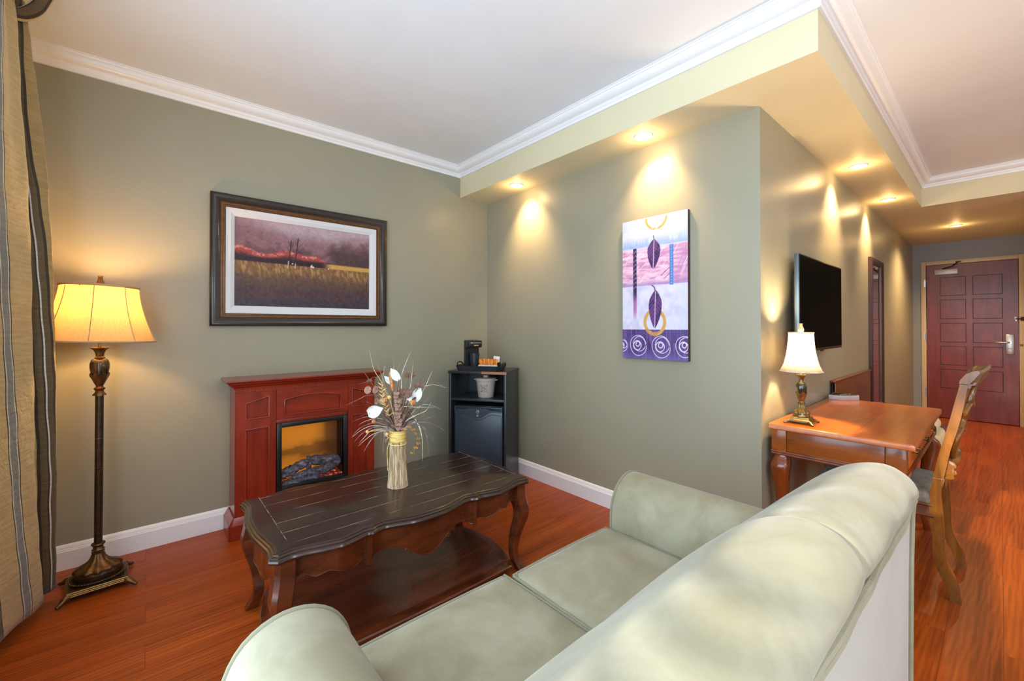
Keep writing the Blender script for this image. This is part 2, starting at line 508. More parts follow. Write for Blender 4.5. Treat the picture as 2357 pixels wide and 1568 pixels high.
# window wall: living room, one added behind the daylight panel, unseen bedroom
bm = BM()
OP = [(-0.85, 0.42), (0.50, 1.75), (-2.8, -1.2)]
zlo, zhi = 0.28, 2.32
ys = [YB, -2.8, -1.2, -0.85, 1.75, YW]
for a, b in ((YB, -2.8), (-1.2, -0.85), (0.42, 0.50), (1.75, YW)): box(bm, XW - T, XW, a, b, 0, ZC)
for a, b in OP:
    box(bm, XW - T, XW, a, b, 0, zlo); box(bm, XW - T, XW, a, b, zhi, ZC)
struct('wall_window', bm, M_WALL)
M_SUNBLOCK = plain('white_sun_blocker', (236, 234, 228), 0.8)
def clear(name, refl=0.06, tint=(1, 1, 1, 1)):
    m = bpy.data.materials.new(name); m.use_nodes = True; nt = m.node_tree
    nt.nodes.remove(nt.nodes['Principled BSDF'])
    a = nt.nodes.new('ShaderNodeBsdfTransparent'); a.inputs[0].default_value = tint
    g = nt.nodes.new('ShaderNodeBsdfGlossy'); g.inputs['Roughness'].default_value = 0.02
    fr = nt.nodes.new('ShaderNodeFresnel'); fr.inputs[0].default_value = 1.0 + refl * 7
    mx = nt.nodes.new('ShaderNodeMixShader'); link(nt, fr.outputs[0], mx.inputs[0])
    link(nt, a.outputs[0], mx.inputs[1]); link(nt, g.outputs[0], mx.inputs[2]); link(nt, mx.outputs[0], nt.nodes['Material Output'].inputs['Surface'])
    return m
M_GLASS = clear('window_glass')
for k, (a, b) in enumerate(OP):
    bm = BM(); fw = 0.05
    x0, x1 = XW - 0.10, XW - 0.05
    box(bm, x0, x1, a, a + fw, zlo, zhi); box(bm, x0, x1, b - fw, b, zlo, zhi)
    box(bm, x0, x1, a + fw, b - fw, zlo, zlo + fw); box(bm, x0, x1, a + fw, b - fw, zhi - fw, zhi)
    mid = (a + b) / 2; box(bm, x0, x1, mid - 0.02, mid + 0.02, zlo + fw, zhi - fw)
    w = struct('window_%d' % (k + 1), bm, M_TRIM)
    bm = BM(); box(bm, XW - 0.078, XW - 0.072, a + fw, b - fw, zlo + fw, zhi - fw)
    obj('pane', bm, M_GLASS, w, smooth=False)
    bm = BM()
    if k > 0:   # closed panels added out of view to keep the sun out
        box(bm, XW - 0.046, XW - 0.042, a + 0.005, b - 0.005, zlo + 0.01, zhi - 0.05)
        tube(bm, [(XW - 0.044, a + 0.003, zhi - 0.04), (XW - 0.044, b - 0.003, zhi - 0.04)], 0.03, 12)
    else:       # unseen panel added to block low sun, slats shape the floor stripes
        box(bm, XW - 0.046, XW - 0.042, a + 0.005, b - 0.005, zlo + 0.01, 1.25)
        for z in (1.27, 1.325, 1.385): box(bm, XW - 0.048, XW - 0.040, a + 0.005, b - 0.005, z, z + 0.022)
    if True:
        obj('sun_blocker', bm, M_SUNBLOCK, w)

# lowered soffit along the canvas wall, the television wall and over the entry
bm = BM()
poly = [(XA, YW), (XS, YW), (XS, YS), (XB, YS), (XB, -0.55), (XD, -0.55), (XD, YT), (XA, YT)]
prism(bm, poly, 2, ZS, ZC)
struct('trim_1', bm, M_CREAM, label='cream painted dropped soffit with recessed downlights along the walls', cat='soffit', smooth=False)
# crown moulding
cp = []
for o, z in ((0.0, -0.083), (0.012, -0.083), (0.014, -0.068), (0.020, -0.062), (0.022, -0.054), (0.026, -0.05)): cp.append((o, ZC + z))
for k in range(9):
    a = k / 8 * PI / 2
    cp.append((0.026 + 0.038 * math.sin(a), ZC - 0.05 + 0.034 * (1 - math.cos(a))))
cp += [(0.070, ZC - 0.014), (0.073, ZC - 0.006), (0.080, ZC - 0.004), (0.080, ZC), (0.0, ZC)]
bm = BM()
sweep_xy(bm, [(XB, -0.6), (XB, YS), (XS, YS), (XS, YW), (XW, YW)], cp, side=1)
struct('trim_2', bm, M_TRIM, label='white crown moulding round the raised ceiling', cat='moulding', angle=30)
# baseboards
bp = [(0.0, 0.0), (0.016, 0.0), (0.016, 0.092), (0.0135, 0.095), (0.0135, 0.099), (0.011, 0.102), (0.0095, 0.112), (0.006, 0.120), (0.003, 0.124), (0.0, 0.124)]
bm = BM(); sweep_xy(bm, [(XA, YW), (XW, YW)], bp, side=1); struct('baseboard_left', bm, M_TRIM, angle=30)
bm = BM(); sweep_xy(bm, [(XD, YT), (XA, YT), (XA, YW)], bp, side=1); struct('baseboard_front', bm, M_TRIM, angle=30)

# ------------------------------------------------------------------ entry door
bm = BM()
j = 0.05
for y0, y1, z0, z1 in ((DY1, DY1 + j, 0, DZ + j), (DY0 - j, DY0, 0, DZ + j), (DY0, DY1, DZ, DZ + j)):
    box(bm, XD - 0.022, XD + T, y0, y1, z0, z1, 0.004)
jam = struct('door_1', bm, M_JAMB, label='entry door jamb painted beige round the panelled wooden door', cat='door')
bm = BM()
XF = XD + 0.004
def PD(y, z, d): return (XF + d, y, z)
# flush leaf scored with ten rectangles
gw = 0.007
w = DY1 - DY0 - 0.008
ya, yb = DY0 + 0.004, DY1 - 0.004
cols = [(ya + 0.163 * w, ya + 0.463 * w), (ya + 0.552 * w, ya + 0.832 * w)]
rows = [(0.41, 0.655), (0.725, 0.965), (1.03, 1.275), (1.345, 1.59), (1.655, 1.895)]
box(bm, XF + 0.004, XF + 0.044, ya, yb, 0.008, DZ - 0.004)
leaf = obj('door_leaf', bm, M_DOOR, jam)
bm = BM()
# surface of the leaf in front of the grooves: strips between rectangles, plus the raised fields
ysplit = [ya, cols[0][0] - gw, cols[0][1] + gw, cols[1][0] - gw, cols[1][1] + gw, yb]
zs_ = [0.008]
for a, b in rows: zs_ += [a - gw, b + gw]
zs_.append(DZ - 0.004)
for i in range(5):
    for k in range(len(zs_) - 1):
        if i in (1, 3) and k % 2 == 1: continue
        box(bm, XF, XF + 0.004, ysplit[i], ysplit[i + 1], zs_[k], zs_[k + 1])
for c in cols:
    for a, b in rows: box(bm, XF, XF + 0.004, c[0], c[1], a, b)
obj('panel_face', bm, M_DOOR, leaf, smooth=False)
bm = BM()
for c in cols:
    for a, b in rows:
        y0, y1 = c[0] - gw, c[1] + gw
        box(bm, XF + 0.0035, XF + 0.0042, y0, y1, a - gw, a); box(bm, XF + 0.0035, XF + 0.0042, y0, y1, b, b + gw)
        box(bm, XF + 0.0035, XF + 0.0042, y0, c[0], a, b); box(bm, XF + 0.0035, XF + 0.0042, c[1], y1, a, b)
obj('scored_line', bm, M_DOOR_GROOVE, leaf, smooth=False)
for z in (1.83, 1.10, 0.34):
    bm = BM(); lathe(bm, [(0.0, z - 0.05), (0.007, z - 0.05), (0.007, z + 0.05), (0.0, z + 0.05)], XD - 0.026, DY1 + 0.003, 12)
    box(bm, XD - 0.0235, XD - 0.022, DY1 + 0.003, DY1 + 0.02, z - 0.05, z + 0.05)
    obj('hinge', bm, M_STEEL, jam)
# lock plate with lever
ly = DY0 + 0.075
bm = BM(); box(bm, XF - 0.024, XF, ly - 0.036, ly + 0.036, 0.885, 1.135, 0.006)
lock = obj('lock_plate', bm, M_STEEL, jam)
bm = BM(); box(bm, XF - 0.0255, XF - 0.0235, ly - 0.014, ly + 0.014, 0.955, 0.961); obj('card_slot', bm, M_BLACKPL, lock)
bm = BM(); lathe(bm, [(0, 0), (0.016, 0), (0.014, 0.03), (0, 0.03)], 0, 0, 16)
bm.transform(Matrix.Translation((XF - 0.024, ly, 1.035)) @ Matrix.Rotation(-PI / 2, 4, 'Y'))
tube(bm, crom([(XF - 0.052, ly, 1.035), (XF - 0.058, ly + 0.03, 1.036), (XF - 0.056, ly + 0.09, 1.036), (XF - 0.052, ly + 0.125, 1.034)], 12), [0.011] * 10 + [0.0095, 0.007], 10)
obj('lever', bm, M_CHROME, lock)
# closer
bm = BM(); box(bm, XF - 0.045, XF, 0.365, 0.585, 1.935, 2.005, 0.005); cl = obj('door_closer', bm, M_SILVER, jam)
bm = BM()
tube(bm, [(XF - 0.03, 0.50, 2.005), (XF - 0.03, 0.50, 2.018)], 0.012, 10)
tube(bm, [(XF - 0.03, 0.50, 2.018), (XF - 0.12, 0.42, 2.03)], 0.008, 6); tube(bm, [(XF - 0.12, 0.42, 2.03), (XD - 0.03, 0.36, 2.095)], 0.007, 6)
box(bm, XD - 0.032, XD - 0.02, 0.335, 0.385, 2.085, 2.105)
obj('closer_arm', bm, M_BRONZE_DK, cl)
# swing-bar guard and latch strike
bm = BM(); box(bm, XF - 0.012, XF, DY0 + 0.012, DY0 + 0.038, 1.30, 1.36, 0.003); gd = obj('swing_guard', bm, M_CHROME, jam)
bm = BM(); box(bm, XD - 0.034, XD - 0.022, DY0 - 0.05, DY0 - 0.012, 1.305, 1.355, 0.003)
tube(bm, [(XF - 0.02, DY0 + 0.03, 1.33), (XF - 0.034, DY0 - 0.005, 1.331), (XD - 0.045, DY0 - 0.045, 1.332)], 0.008, 8)
obj('guard_bar', bm, M_BRONZE_DK, gd)
bm = BM(); box(bm, XD - 0.036, XD - 0.022, DY0 - 0.03, DY0 - 0.004, 1.0, 1.02, 0.002); obj('latch_strike', bm, M_BRASS, jam)

# ------------------------------------------------------------------ recessed downlights
M_BULB = emit('downlight_bulb', (1.0, 0.80, 0.52, 1), 28)
def downlight(x, y, label, aim, power=54, size=90, blend=0.95):
    t = thing('downlight', label, 'downlight', (x, y, ZS), group='recessed downlights in the soffit')
    bm = BM()
    lathe(bm, [(0.036, -0.0105), (0.05, -0.0085), (0.055, -0.0005), (0.036, -0.0005)], 0, 0, 32, cap=False)
    me_r = obj('trim_ring', bm, M_TRIM, t, local=True)
    bm = BM(); lathe(bm, [(0, -0.0075), (0.020, -0.009), (0.034, -0.0045), (0.0355, -0.001), (0, -0.001)], 0, 0, 24)
    obj('bulb', bm, M_BULB, t, local=True)
    d = bpy.data.lights.new('downlight_lamp', 'SPOT'); d.energy = power; d.color = (1.0, 0.64, 0.30)
    d.spot_size = math.radians(size); d.spot_blend = blend; d.shadow_soft_size = 0.03
    o = bpy.data.objects.new('downlight_lamp', d); COL.objects.link(o); o.parent = t
    o.location = (0, 0, -0.02)
    d2 = bpy.data.lights.new('downlight_glow', 'POINT'); d2.energy = 1.9; d2.color = (1.0, 0.60, 0.24); d2.shadow_soft_size = 0.02
    o2 = bpy.data.objects.new('downlight_glow', d2); COL.objects.link(o2); o2.parent = t; o2.location = (0, 0, -0.06)
    o.rotation_euler = Vector(aim).to_track_quat('-Z', 'Y').to_euler()
    return t
downlight(2.233, 2.53, 'small round downlight in the soffit nearest the room corner', (0.46, 0, -1))
downlight(2.232, 1.385, 'round downlight in the soffit above the tall leaf canvas', (0.46, 0, -1), 42)
downlight(3.80, 0.650, 'round downlight in the soffit above the wall television', (0, 0.40, -1), 90)
downlight(5.00, 0.650, 'round downlight in the soffit between television and narrow mirror', (0, 0.40, -1), 90)
downlight(6.86, 0.320, 'round downlight in the lowered ceiling in front of the entry door', (0, 0.10, -1), 170, 140)
# ------------------------------------------------------------------ framed landscape
t = thing('framed_painting', 'large landscape painting in a dark wooden frame above the fireplace', 'painting', (0.833, YW, 1.23))
px0, px1, pz0, pz1 = 0.279, 1.387, 1.236, 2.045
def frame_rings(bm, x0, x1, z0, z1, prof, mi=0):
    """prof: (inset, y) along the section from the back outer edge to the inner lip."""
    loops = []
    for ins, y in prof:
        loops.append([(x0 + ins, y, z0 + ins), (x1 - ins, y, z0 + ins), (x1 - ins, y, z1 - ins), (x0 + ins, y, z1 - ins)])
    loft(bm, loops, cap=False, mi=mi)
bm = BM()
yb = YW - 0.002
frame_rings(bm, px0, px1, pz0, pz1, [(0.0, yb), (0.0, YW - 0.036), (0.004, YW - 0.042), (0.018, YW - 0.046), (0.032, YW - 0.042), (0.044, YW - 0.033), (0.052, YW - 0.03)])
M_PF, nt, b_ = nmat('dark_frame_wood')
n = noise(nt, coords(nt, (1, 1, 1)), 30, 3)
r = ramp(nt, n, [(0.3, lin((34, 27, 25))), (0.8, lin((50, 40, 34)))]); link(nt, r.outputs[0], b_.inputs['Base Color'])
b_.inputs['Roughness'].default_value = 0.3; b_.inputs['Coat Weight'].default_value = 0.3
fr = obj('frame', bm, M_PF, t, angle=60)
bm = BM()
frame_rings(bm, px0, px1, pz0, pz1, [(0.050, YW - 0.029), (0.054, YW - 0.034), (0.060, YW - 0.035), (0.066, YW - 0.031), (0.069, YW - 0.033), (0.074, YW - 0.034), (0.079, YW - 0.028), (0.080, YW - 0.01)])
obj('inner_moulding', bm, plain('bronze_frame_moulding', (104, 70, 40), 0.35, 0.35, var=0.25, vscale=40), fr, angle=60)
bm = BM()
frame_rings(bm, px0, px1, pz0, pz1, [(0.078, YW - 0.026), (0.105, YW - 0.024), (0.112, YW - 0.020), (0.126, YW - 0.013), (0.127, YW - 0.006)])
obj('liner', bm, plain('white_linen_liner', (226, 226, 228), 0.8, bmp=0.2, bscale=500), fr, smooth=False)

def landscape(nu=380, nv=220):
    u, v = np.meshgrid(np.linspace(0, 1, nu), np.linspace(0, 1, nv))
    def C(*c): return np.array(c, float)
    n1 = fbm(u, v, 6, 5, 3); n2 = fbm(u, v, 22, 14, 11); n3 = fbm(u, v, 70, 40, 21, 3); st = fbm(u + 0.12 * v, v, 90, 16, 31, 3)
    def mix(a, b, w): return a * (1 - w[..., None]) + b * w[..., None]
    def ss(a, b, x): t = np.clip((x - a) / (b - a), 0, 1); return t * t * (3 - 2 * t)
    img = np.zeros((nv, nu, 3)) + C(140, 102, 110)
    img = mix(img, C(96, 66, 72), ss(0.45, 0.65, n1) * 0.8)
    img = mix(img, C(152, 112, 118), ss(0.5, 0.7, n2) * 0.6)
    sky = ss(0.82, 1.02, v + 0.14 * (n1 - 0.5) + 0.10 * np.exp(-((u - 0.55) / 0.28) ** 2) + 0.05 * (n2 - .5))
    img = mix(img, C(190, 168, 178), sky * 0.9)
    img = mix(img, C(118, 82, 88), ss(0.30, 0.0, u) * 0.35)
    dark = ss(0.60, 0.74, u + 0.1 * (n1 - 0.5)) * ss(0.86, 0.66, v + 0.12 * (n1 - 0.5))
    img = mix(img, C(70, 50, 52), dark * 0.85)
    img = mix(img, C(92, 58, 60), ss(0.72, 0.60, v + 0.08 * (n2 - 0.5)) * ss(0.75, 0.4, u) * 0.5)
    # red shrubs
    top = 0.645 + 0.035 * np.sin(u * 19 + 1.0) * np.exp(-u) + 0.02 * (n2 - 0.5) + 0.012 * np.exp(-((u - 0.54) / 0.06) ** 2)
    top = top - 0.14 * ss(0.56, 0.69, u)
    sh = ss(0.015, -0.01, v - top + 0.035 * (n3 - 0.5)) * ss(0.70, 0.66, u)
    shc = mix(np.zeros_like(img) + C(58, 26, 36), np.zeros_like(img) + C(178, 74, 72), ss(0.11, 0.015, top - v + 0.08 * (n3 - 0.5)))
    shc = mix(shc, np.zeros_like(img) + C(226, 140, 122), ss(0.45, 0.66, n3) * ss(0.075, 0.01, top - v))
    img = mix(img, shc, sh)
    img = mix(img, C(40, 22, 34), ss(0.585, 0.55, v + 0.02 * (n2 - 0.5)) * ss(0.71, 0.66, u) * 0.9)
    # far bright field
    fld = ss(0.60, 0.68, u) * ss(0.565, 0.545, v - 0.0 + 0.01 * (n3 - .5) + 0.035 * (u - 0.8)) * ss(0.485, 0.50, v)
    img = mix(img, C(206, 158, 82), fld)
    # meadow
    h = 0.515 - 0.02 * u + 0.012 * (n3 - 0.5)
    m = ss(0.008, -0.008, v - h)
    mc = np.zeros_like(img) + C(130, 94, 60)
    mc = mix(mc, C(176, 130, 78), ss(0.48, 0.70, st) * ss(0.30, 0.46, v))
    mc = mix(mc, C(96, 70, 60), ss(0.42, 0.30, v + 0.14 * (n1 - 0.5) + 0.06 * (st - .5)))
    mc = mix(mc, C(76, 56, 64), ss(0.30, 0.18, v + 0.12 * (n1 - 0.5)))
    mc = mix(mc, C(96, 58, 50), ss(0.5, 0.68, n2) * ss(0.34, 0.22, v) * 0.5)
    mc = mix(mc, C(60, 54, 68), ss(0.16, 0.02, v + 0.08 * (n1 - 0.5)) * 0.9)
    img = mix(img, mc, m)
    img += ((n3 - 0.5) * 26 + (st - .5) * 12 * m)[..., None]
    # two bare trees
    def stroke(pts, wd, col, a=1.0):
        nonlocal img
        for (x0, y0), (x1, y1) in zip(pts[:-1], pts[1:]):
            dx, dy = (x1 - x0) * 1.5, (y1 - y0); L2 = dx * dx + dy * dy
            tt = np.clip((((u - x0) * 1.5) * dx + (v - y0) * dy) / L2, 0, 1)
            d = np.hypot((u - x0) * 1.5 - tt * dx, v - y0 - tt * dy)
            img = mix(img, C(*col), ss(wd * 1.5, wd * 0.5, d) * a)
    dk = (52, 32, 38)
    stroke([(0.352, 0.49), (0.362, 0.60), (0.372, 0.72), (0.376, 0.80)], 0.005, dk); stroke([(0.405, 0.49), (0.408, 0.60), (0.418, 0.72), (0.425, 0.84)], 0.005, dk)
    for pts in ([(0.366, 0.66), (0.345, 0.72)], [(0.372, 0.70), (0.39, 0.77)], [(0.374, 0.72), (0.358, 0.78)], [(0.412, 0.64), (0.445, 0.70), (0.47, 0.72)], [(0.415, 0.68), (0.44, 0.75), (0.462, 0.79)], [(0.42, 0.74), (0.405, 0.80)], [(0.41, 0.62), (0.39, 0.68)], [(0.422, 0.78), (0.436, 0.83)], [(0.414, 0.66), (0.452, 0.67), (0.48, 0.685)]):
        stroke(pts, 0.0026, dk, 0.75)
    stroke([(0.352, 0.475), (0.356, 0.55)], 0.004, (226, 206, 196)); stroke([(0.405, 0.475), (0.406, 0.53)], 0.004, (226, 206, 196))
    for cx, cy, rx in ((0.385, 0.525, 0.006), (0.525, 0.51, 0.010), (0.538, 0.503, 0.008), (0.527, 0.53, 0.004), (0.658, 0.497, 0.005)):
        img = mix(img, C(238, 222, 208), ss(1.2, 0.6, np.hypot((u - cx) / rx, (v - cy) / (rx * 1.5))))
    return img
painted_panel('canvas', 380, 220, lambda u, v: (px0 + 0.1265 + u * (px1 - px0 - 0.253), YW - 0.0065, pz0 + 0.1265 + v * (pz1 - pz0 - 0.253)), landscape(), t, 0.45)

# ------------------------------------------------------------------ tall leaf canvas
ay0, ay1, az0, az1, axf = 1.176, 1.617, 1.030, 1.912, XA - 0.030
t = thing('leaf_canvas', 'tall unframed canvas with purple leaves and gold rings under a downlight', 'painting', (XA, (ay0 + ay1) / 2, az0))
bm = BM(); box(bm, axf + 0.0004, XA - 0.002, ay0, ay1, az0, az1, 0.001)
obj('wrapped_edge', bm, plain('dark_canvas_edge', (74, 48, 44), 0.6), t)
def leaves(nu=210, nv=420):
    u, tt = np.meshgrid(np.linspace(0, 1, nu), np.linspace(1, 0, nv))   # tt: 0 at top
    def C(*c): return np.array(c, float)
    def mix(a, b, w): return a * (1 - w[..., None]) + b * w[..., None]
    def ss(a, b, x): t = np.clip((x - a) / (b - a), 0, 1); return t * t * (3 - 2 * t)
    n1 = fbm(u, tt, 5, 9, 5); n2 = fbm(u, tt, 20, 30, 15); sv = fbm(u, tt, 60, 6, 25, 3); sh = fbm(u, tt, 6, 70, 45, 3)
    A = 2.0
    img = np.zeros((nv, nu, 3)) + C(206, 212, 240)
    img = mix(img, C(240, 240, 250), np.exp(-(((u - 0.55) / 0.35) ** 2 + ((tt - 0.06) / 0.07) ** 2)))
    img = mix(img, C(150, 176, 222), ss(0.10, 0.20, tt + 0.05 * (n1 - 0.5)) * ss(0.216, 0.20, tt) * 0.9)
    img = mix(img, C(196, 212, 238), ss(0.5, 0.75, sv) * ss(0.09, 0.13, tt) * ss(0.2, 0.17, tt) * 0.9)
    img = mix(img, C(178, 196, 232), ss(0.25, 0.0, u) * ss(0.15, 0.05, tt) * 0.6)
    # pink band
    pb = ss(0.212, 0.218, tt) * ss(0.484, 0.478, tt)
    pk = np.zeros_like(img) + C(226, 180, 210)
    pk = mix(pk, C(196, 144, 190), ss(0.52, 0.72, sh)); pk = mix(pk, C(240, 208, 226), ss(0.5, 0.3, sh) * 0.8)
    pk = mix(pk, C(178, 128, 176), ss(0.7, 1.0, u) * 0.6); pk = mix(pk, C(168, 140, 194), ss(0.44, 0.48, tt) * 0.8)
    img = mix(img, pk, pb)
    # pale lavender band
    lv = ss(0.484, 0.490, tt) * ss(0.793, 0.79, tt)
    lc = np.zeros_like(img) + C(220, 220, 242)
    lc = mix(lc, C(196, 194, 226), ss(0.5, 0.75, n1) * 0.7); lc = mix(lc, C(204, 206, 236), ss(0.75, 1.0, u) * 0.7)
    img = mix(img, lc, lv)
    # violet foot
    pf = ss(0.790, 0.7935, tt)
    pc = np.zeros_like(img) + C(88, 70, 134)
    pc = mix(pc, C(66, 54, 112), ss(0.5, 0.72, n1)); pc = mix(pc, C(134, 98, 158), ss(0.52, 0.72, sv) * 0.7); pc = mix(pc, C(120, 106, 176), ss(0.93, 1.0, tt) * 0.6)
    img = mix(img, pc, pf)
    def line(pts, wd, col, a=1.0):
        nonlocal img
        for (x0, y0), (x1, y1) in zip(pts[:-1], pts[1:]):
            dx, dy = x1 - x0, (y1 - y0) * A; L2 = dx * dx + dy * dy + 1e-9
            k = np.clip(((u - x0) * dx + (tt - y0) * A * dy) / L2, 0, 1)
            d = np.hypot(u - x0 - k * dx, (tt - y0) * A - k * dy)
            img = mix(img, C(*col), ss(wd * 1.4, wd * 0.6, d) * a)
    rnd = random.Random(4)
    for k in range(26):
        x = rnd.uniform(0.0, 0.95); y = rnd.uniform(0.25, 0.46); L = rnd.uniform(0.05, 0.2)
        line([(x, y), (x + L * 0.7, y - L * rnd.uniform(0.2, 0.9))], 0.004, rnd.choice([(246, 236, 246), (246, 236, 246), (176, 124, 176)]), 0.7)
    for pts in ([(0.62, 0.42), (0.70, 0.385), (0.66, 0.40), (0.76, 0.365)], [(0.66, 0.44), (0.78, 0.40)]): line(pts, 0.004, (92, 56, 110), 0.8)
    # dark bar and its faded tail, blue bar
    bar = ss(0.178, 0.183, u) * ss(0.238, 0.233, u)
    bc = np.zeros_like(img) + C(52, 36, 78)
    bc = mix(bc, C(178, 120, 178), ss(0.50, 0.62, tt)); bc = mix(bc, C(214, 206, 232), ss(0.63, 0.74, tt))
    img = mix(img, bc, bar * ss(0.205, 0.21, tt) * ss(0.79, 0.78, tt))
    for k in range(9):
        y = 0.225 + k * 0.032
        line([(0.19, y + 0.016), (0.222, y), (0.23, y + 0.01)], 0.004, (206, 190, 220), 0.6)
    img = mix(img, C(84, 132, 202), ss(0.742, 0.747, u) * ss(0.802, 0.797, u) * ss(0.212, 0.217, tt) * ss(0.49, 0.485, tt))
    for k in range(14): line([(0.772, 0.225 + k * 0.019), (0.772, 0.228 + k * 0.019)], 0.006, (168, 200, 236), 0.8)
    # gold rings
    gold = mix(np.zeros_like(img) + C(214, 168, 92), np.zeros_like(img) + C(190, 140, 84), ss(0.45, 0.65, n2))
    d1 = np.hypot((u - 0.545) / 0.165, (tt - 0.012) / 0.082)
    img = mix(img, mix(gold, C(236, 214, 190), ss(0.5, 0.7, n2) * 0.7), ss(0.82, 0.86, d1) * ss(1.06, 1.02, d1) * ss(0.0, 0.01, tt))
    d2 = np.hypot((u - 0.52) / 0.170, (tt - 0.740) / 0.094)
    img = mix(img, gold, ss(0.73, 0.77, d2) * ss(1.04, 1.0, d2))
    # leaves
    def leaf(cx, t0, t1, wmax, lean, peak):
        nonlocal img
        s = np.clip((tt - t0) / (t1 - t0), 0, 1)
        prof = np.where(s < peak, np.sin(s / peak * PI / 2) ** 0.8, np.cos((s - peak) / (1 - peak) * PI / 2) ** 0.75)
        ctr = cx + lean * s
        half = wmax * prof * (1 + 0.10 * (n2 - 0.5))
        ins = ss(1.04, 0.96, np.abs(u - ctr) / np.maximum(half, 1e-4)) * ((tt > t0) & (tt < t1))
        lc = mix(np.zeros_like(img) + C(96, 62, 124), np.zeros_like(img) + C(58, 36, 84), ss(0.42, 0.62, n2))
        ph = ((np.abs(u - ctr) * 0.9 + (1 - s) * 0.42) * 22) % 1.0
        lc = mix(lc, C(170, 140, 190), ss(0.84, 0.92, ph) * 0.5)
        lc = mix(lc, C(200, 176, 210), ss(0.010, 0.003, np.abs(u - ctr)))
        img = mix(img, lc, ins)
    leaf(0.515, 0.160, 0.370, 0.098, -0.015, 0.36)
    leaf(0.535, 0.515, 0.785, 0.100, -0.015, 0.38)
    line([(0.515, 0.165), (0.505, 0.135)], 0.006, (110, 80, 130)); line([(0.53, 0.52), (0.515, 0.495), (0.48, 0.482)], 0.008, (96, 70, 116))
    # spirals
    for cx, cy, R in ((0.26, 0.900, 0.13), (0.615, 0.905, 0.135), (0.955, 0.90, 0.125), (0.0, 0.905, 0.075)):
        for q, f in enumerate((1.0, 0.72, 0.46, 0.24)):
            pts = [(cx + 0.02 * math.sin(q * 2) + R * f * math.cos(a) * (1 + 0.06 * math.sin(a * 2 + q)), cy + R * f * 0.56 * math.sin(a) + 0.006 * math.cos(q * 3)) for a in np.linspace(0.3 * q, 0.3 * q + 2 * PI * 0.97, 26)]
            line(pts, 0.0055 if q < 2 else 0.007, (232, 224, 242), 0.8)
    img += ((n2 - 0.5) * 16)[..., None]
    return img
painted_panel('painted_front', 210, 420, lambda u, v: (axf, ay1 - u * (ay1 - ay0), az0 + v * (az1 - az0)), leaves(), t, 0.5)
# ------------------------------------------------------------------ electric fireplace
FX0, FX1, FYF = 0.385, 1.217, 2.900
t = thing('electric_fireplace', 'cherry wood electric fireplace glowing against the left wall', 'fireplace', (0.80, 3.0, 0))
bm = BM()
for z0, z1, o, yo in ((0.0, 0.085, 0.030, 0.024),):
    prism(bm, [(FX0 - 0.030, 3.098), (FX0 - 0.030, FYF - 0.010), (FX0 - 0.016, FYF - 0.024), (FX1 + 0.016, FYF - 0.024), (FX1 + 0.030, FYF - 0.010), (FX1 + 0.030, 3.098)], 2, 0.0, 0.085)
loft(bm, [[(FX0 - 0.030, 3.098, 0.085), (FX0 - 0.030, FYF - 0.010, 0.085), (FX0 - 0.016, FYF - 0.024, 0.085), (FX1 + 0.016, FYF - 0.024, 0.085), (FX1 + 0.030, FYF - 0.010, 0.085), (FX1 + 0.030, 3.098, 0.085)],
          [(FX0 - 0.006, 3.098, 0.125), (FX0 - 0.006, FYF - 0.002, 0.125), (FX0 - 0.001, FYF - 0.006, 0.125), (FX1 + 0.001, FYF - 0.006, 0.125), (FX1 + 0.006, FYF - 0.002, 0.125), (FX1 + 0.006, 3.098, 0.125)]])
obj('plinth', bm, M_CHERRY_H, t, angle=25)
# carcass: sides, back, inner floor and lintel, kept clear of the firebox
OX0, OX1, OZ0, OZ1 = 0.602, 1.030, 0.205, 0.636
bm = BM()
box(bm, FX0, FX0 + 0.02, FYF + 0.020, 3.098, 0.12, 0.86); box(bm, FX1 - 0.02, FX1, FYF + 0.020, 3.098, 0.12, 0.86)
box(bm, FX0 + 0.02, FX1 - 0.02, 3.085, 3.098, 0.12, 0.86)
obj('carcass', bm, M_CHERRY, t)
def PF(x, z, d): return (x, FYF + d, z)
def pil(x0, x1, up, low, label):
    bm = BM()
    zm = 0.655
    recess(bm, x0, x1, zm, 0.862, up, PF, 0.012)
    recess(bm, x0, x1, 0.12, zm, low, PF, 0.012)
    # return edges
    for xx in (x0, x1):
        vs = [bm.verts.new((xx, FYF, 0.12)), bm.verts.new((xx, FYF, 0.862)), bm.verts.new((xx, FYF + 0.022, 0.862)), bm.verts.new((xx, FYF + 0.022, 0.12))]
        bm.faces.new(vs)
    o = obj('pilaster', bm, M_CHERRY, t, smooth=False)
    bm = BM()
    for poly in (up, low):
        pts = [(x, FYF + 0.001, z) for x, z in poly]
        cs = Vector((sum(p[0] for p in pts) / len(pts), 0, sum(p[2] for p in pts) / len(pts)))
        for a, b in zip(pts, pts[1:] + pts[:1]): tube(bm, [a, b], 0.0042, 8)
    obj('panel_bead', bm, M_CHERRY, o)
pil(FX0, 0.598, [(0.440, 0.686), (0.560, 0.686), (0.560, 0.812), (0.440, 0.776)], [(0.440, 0.17), (0.560, 0.17), (0.560, 0.628), (0.440, 0.622)], '')
pil(1.034, FX1, [(1.062, 0.686), (1.165, 0.686), (1.165, 0.780), (1.062, 0.812)], [(1.062, 0.17), (1.165, 0.17), (1.165, 0.622), (1.062, 0.628)], '')
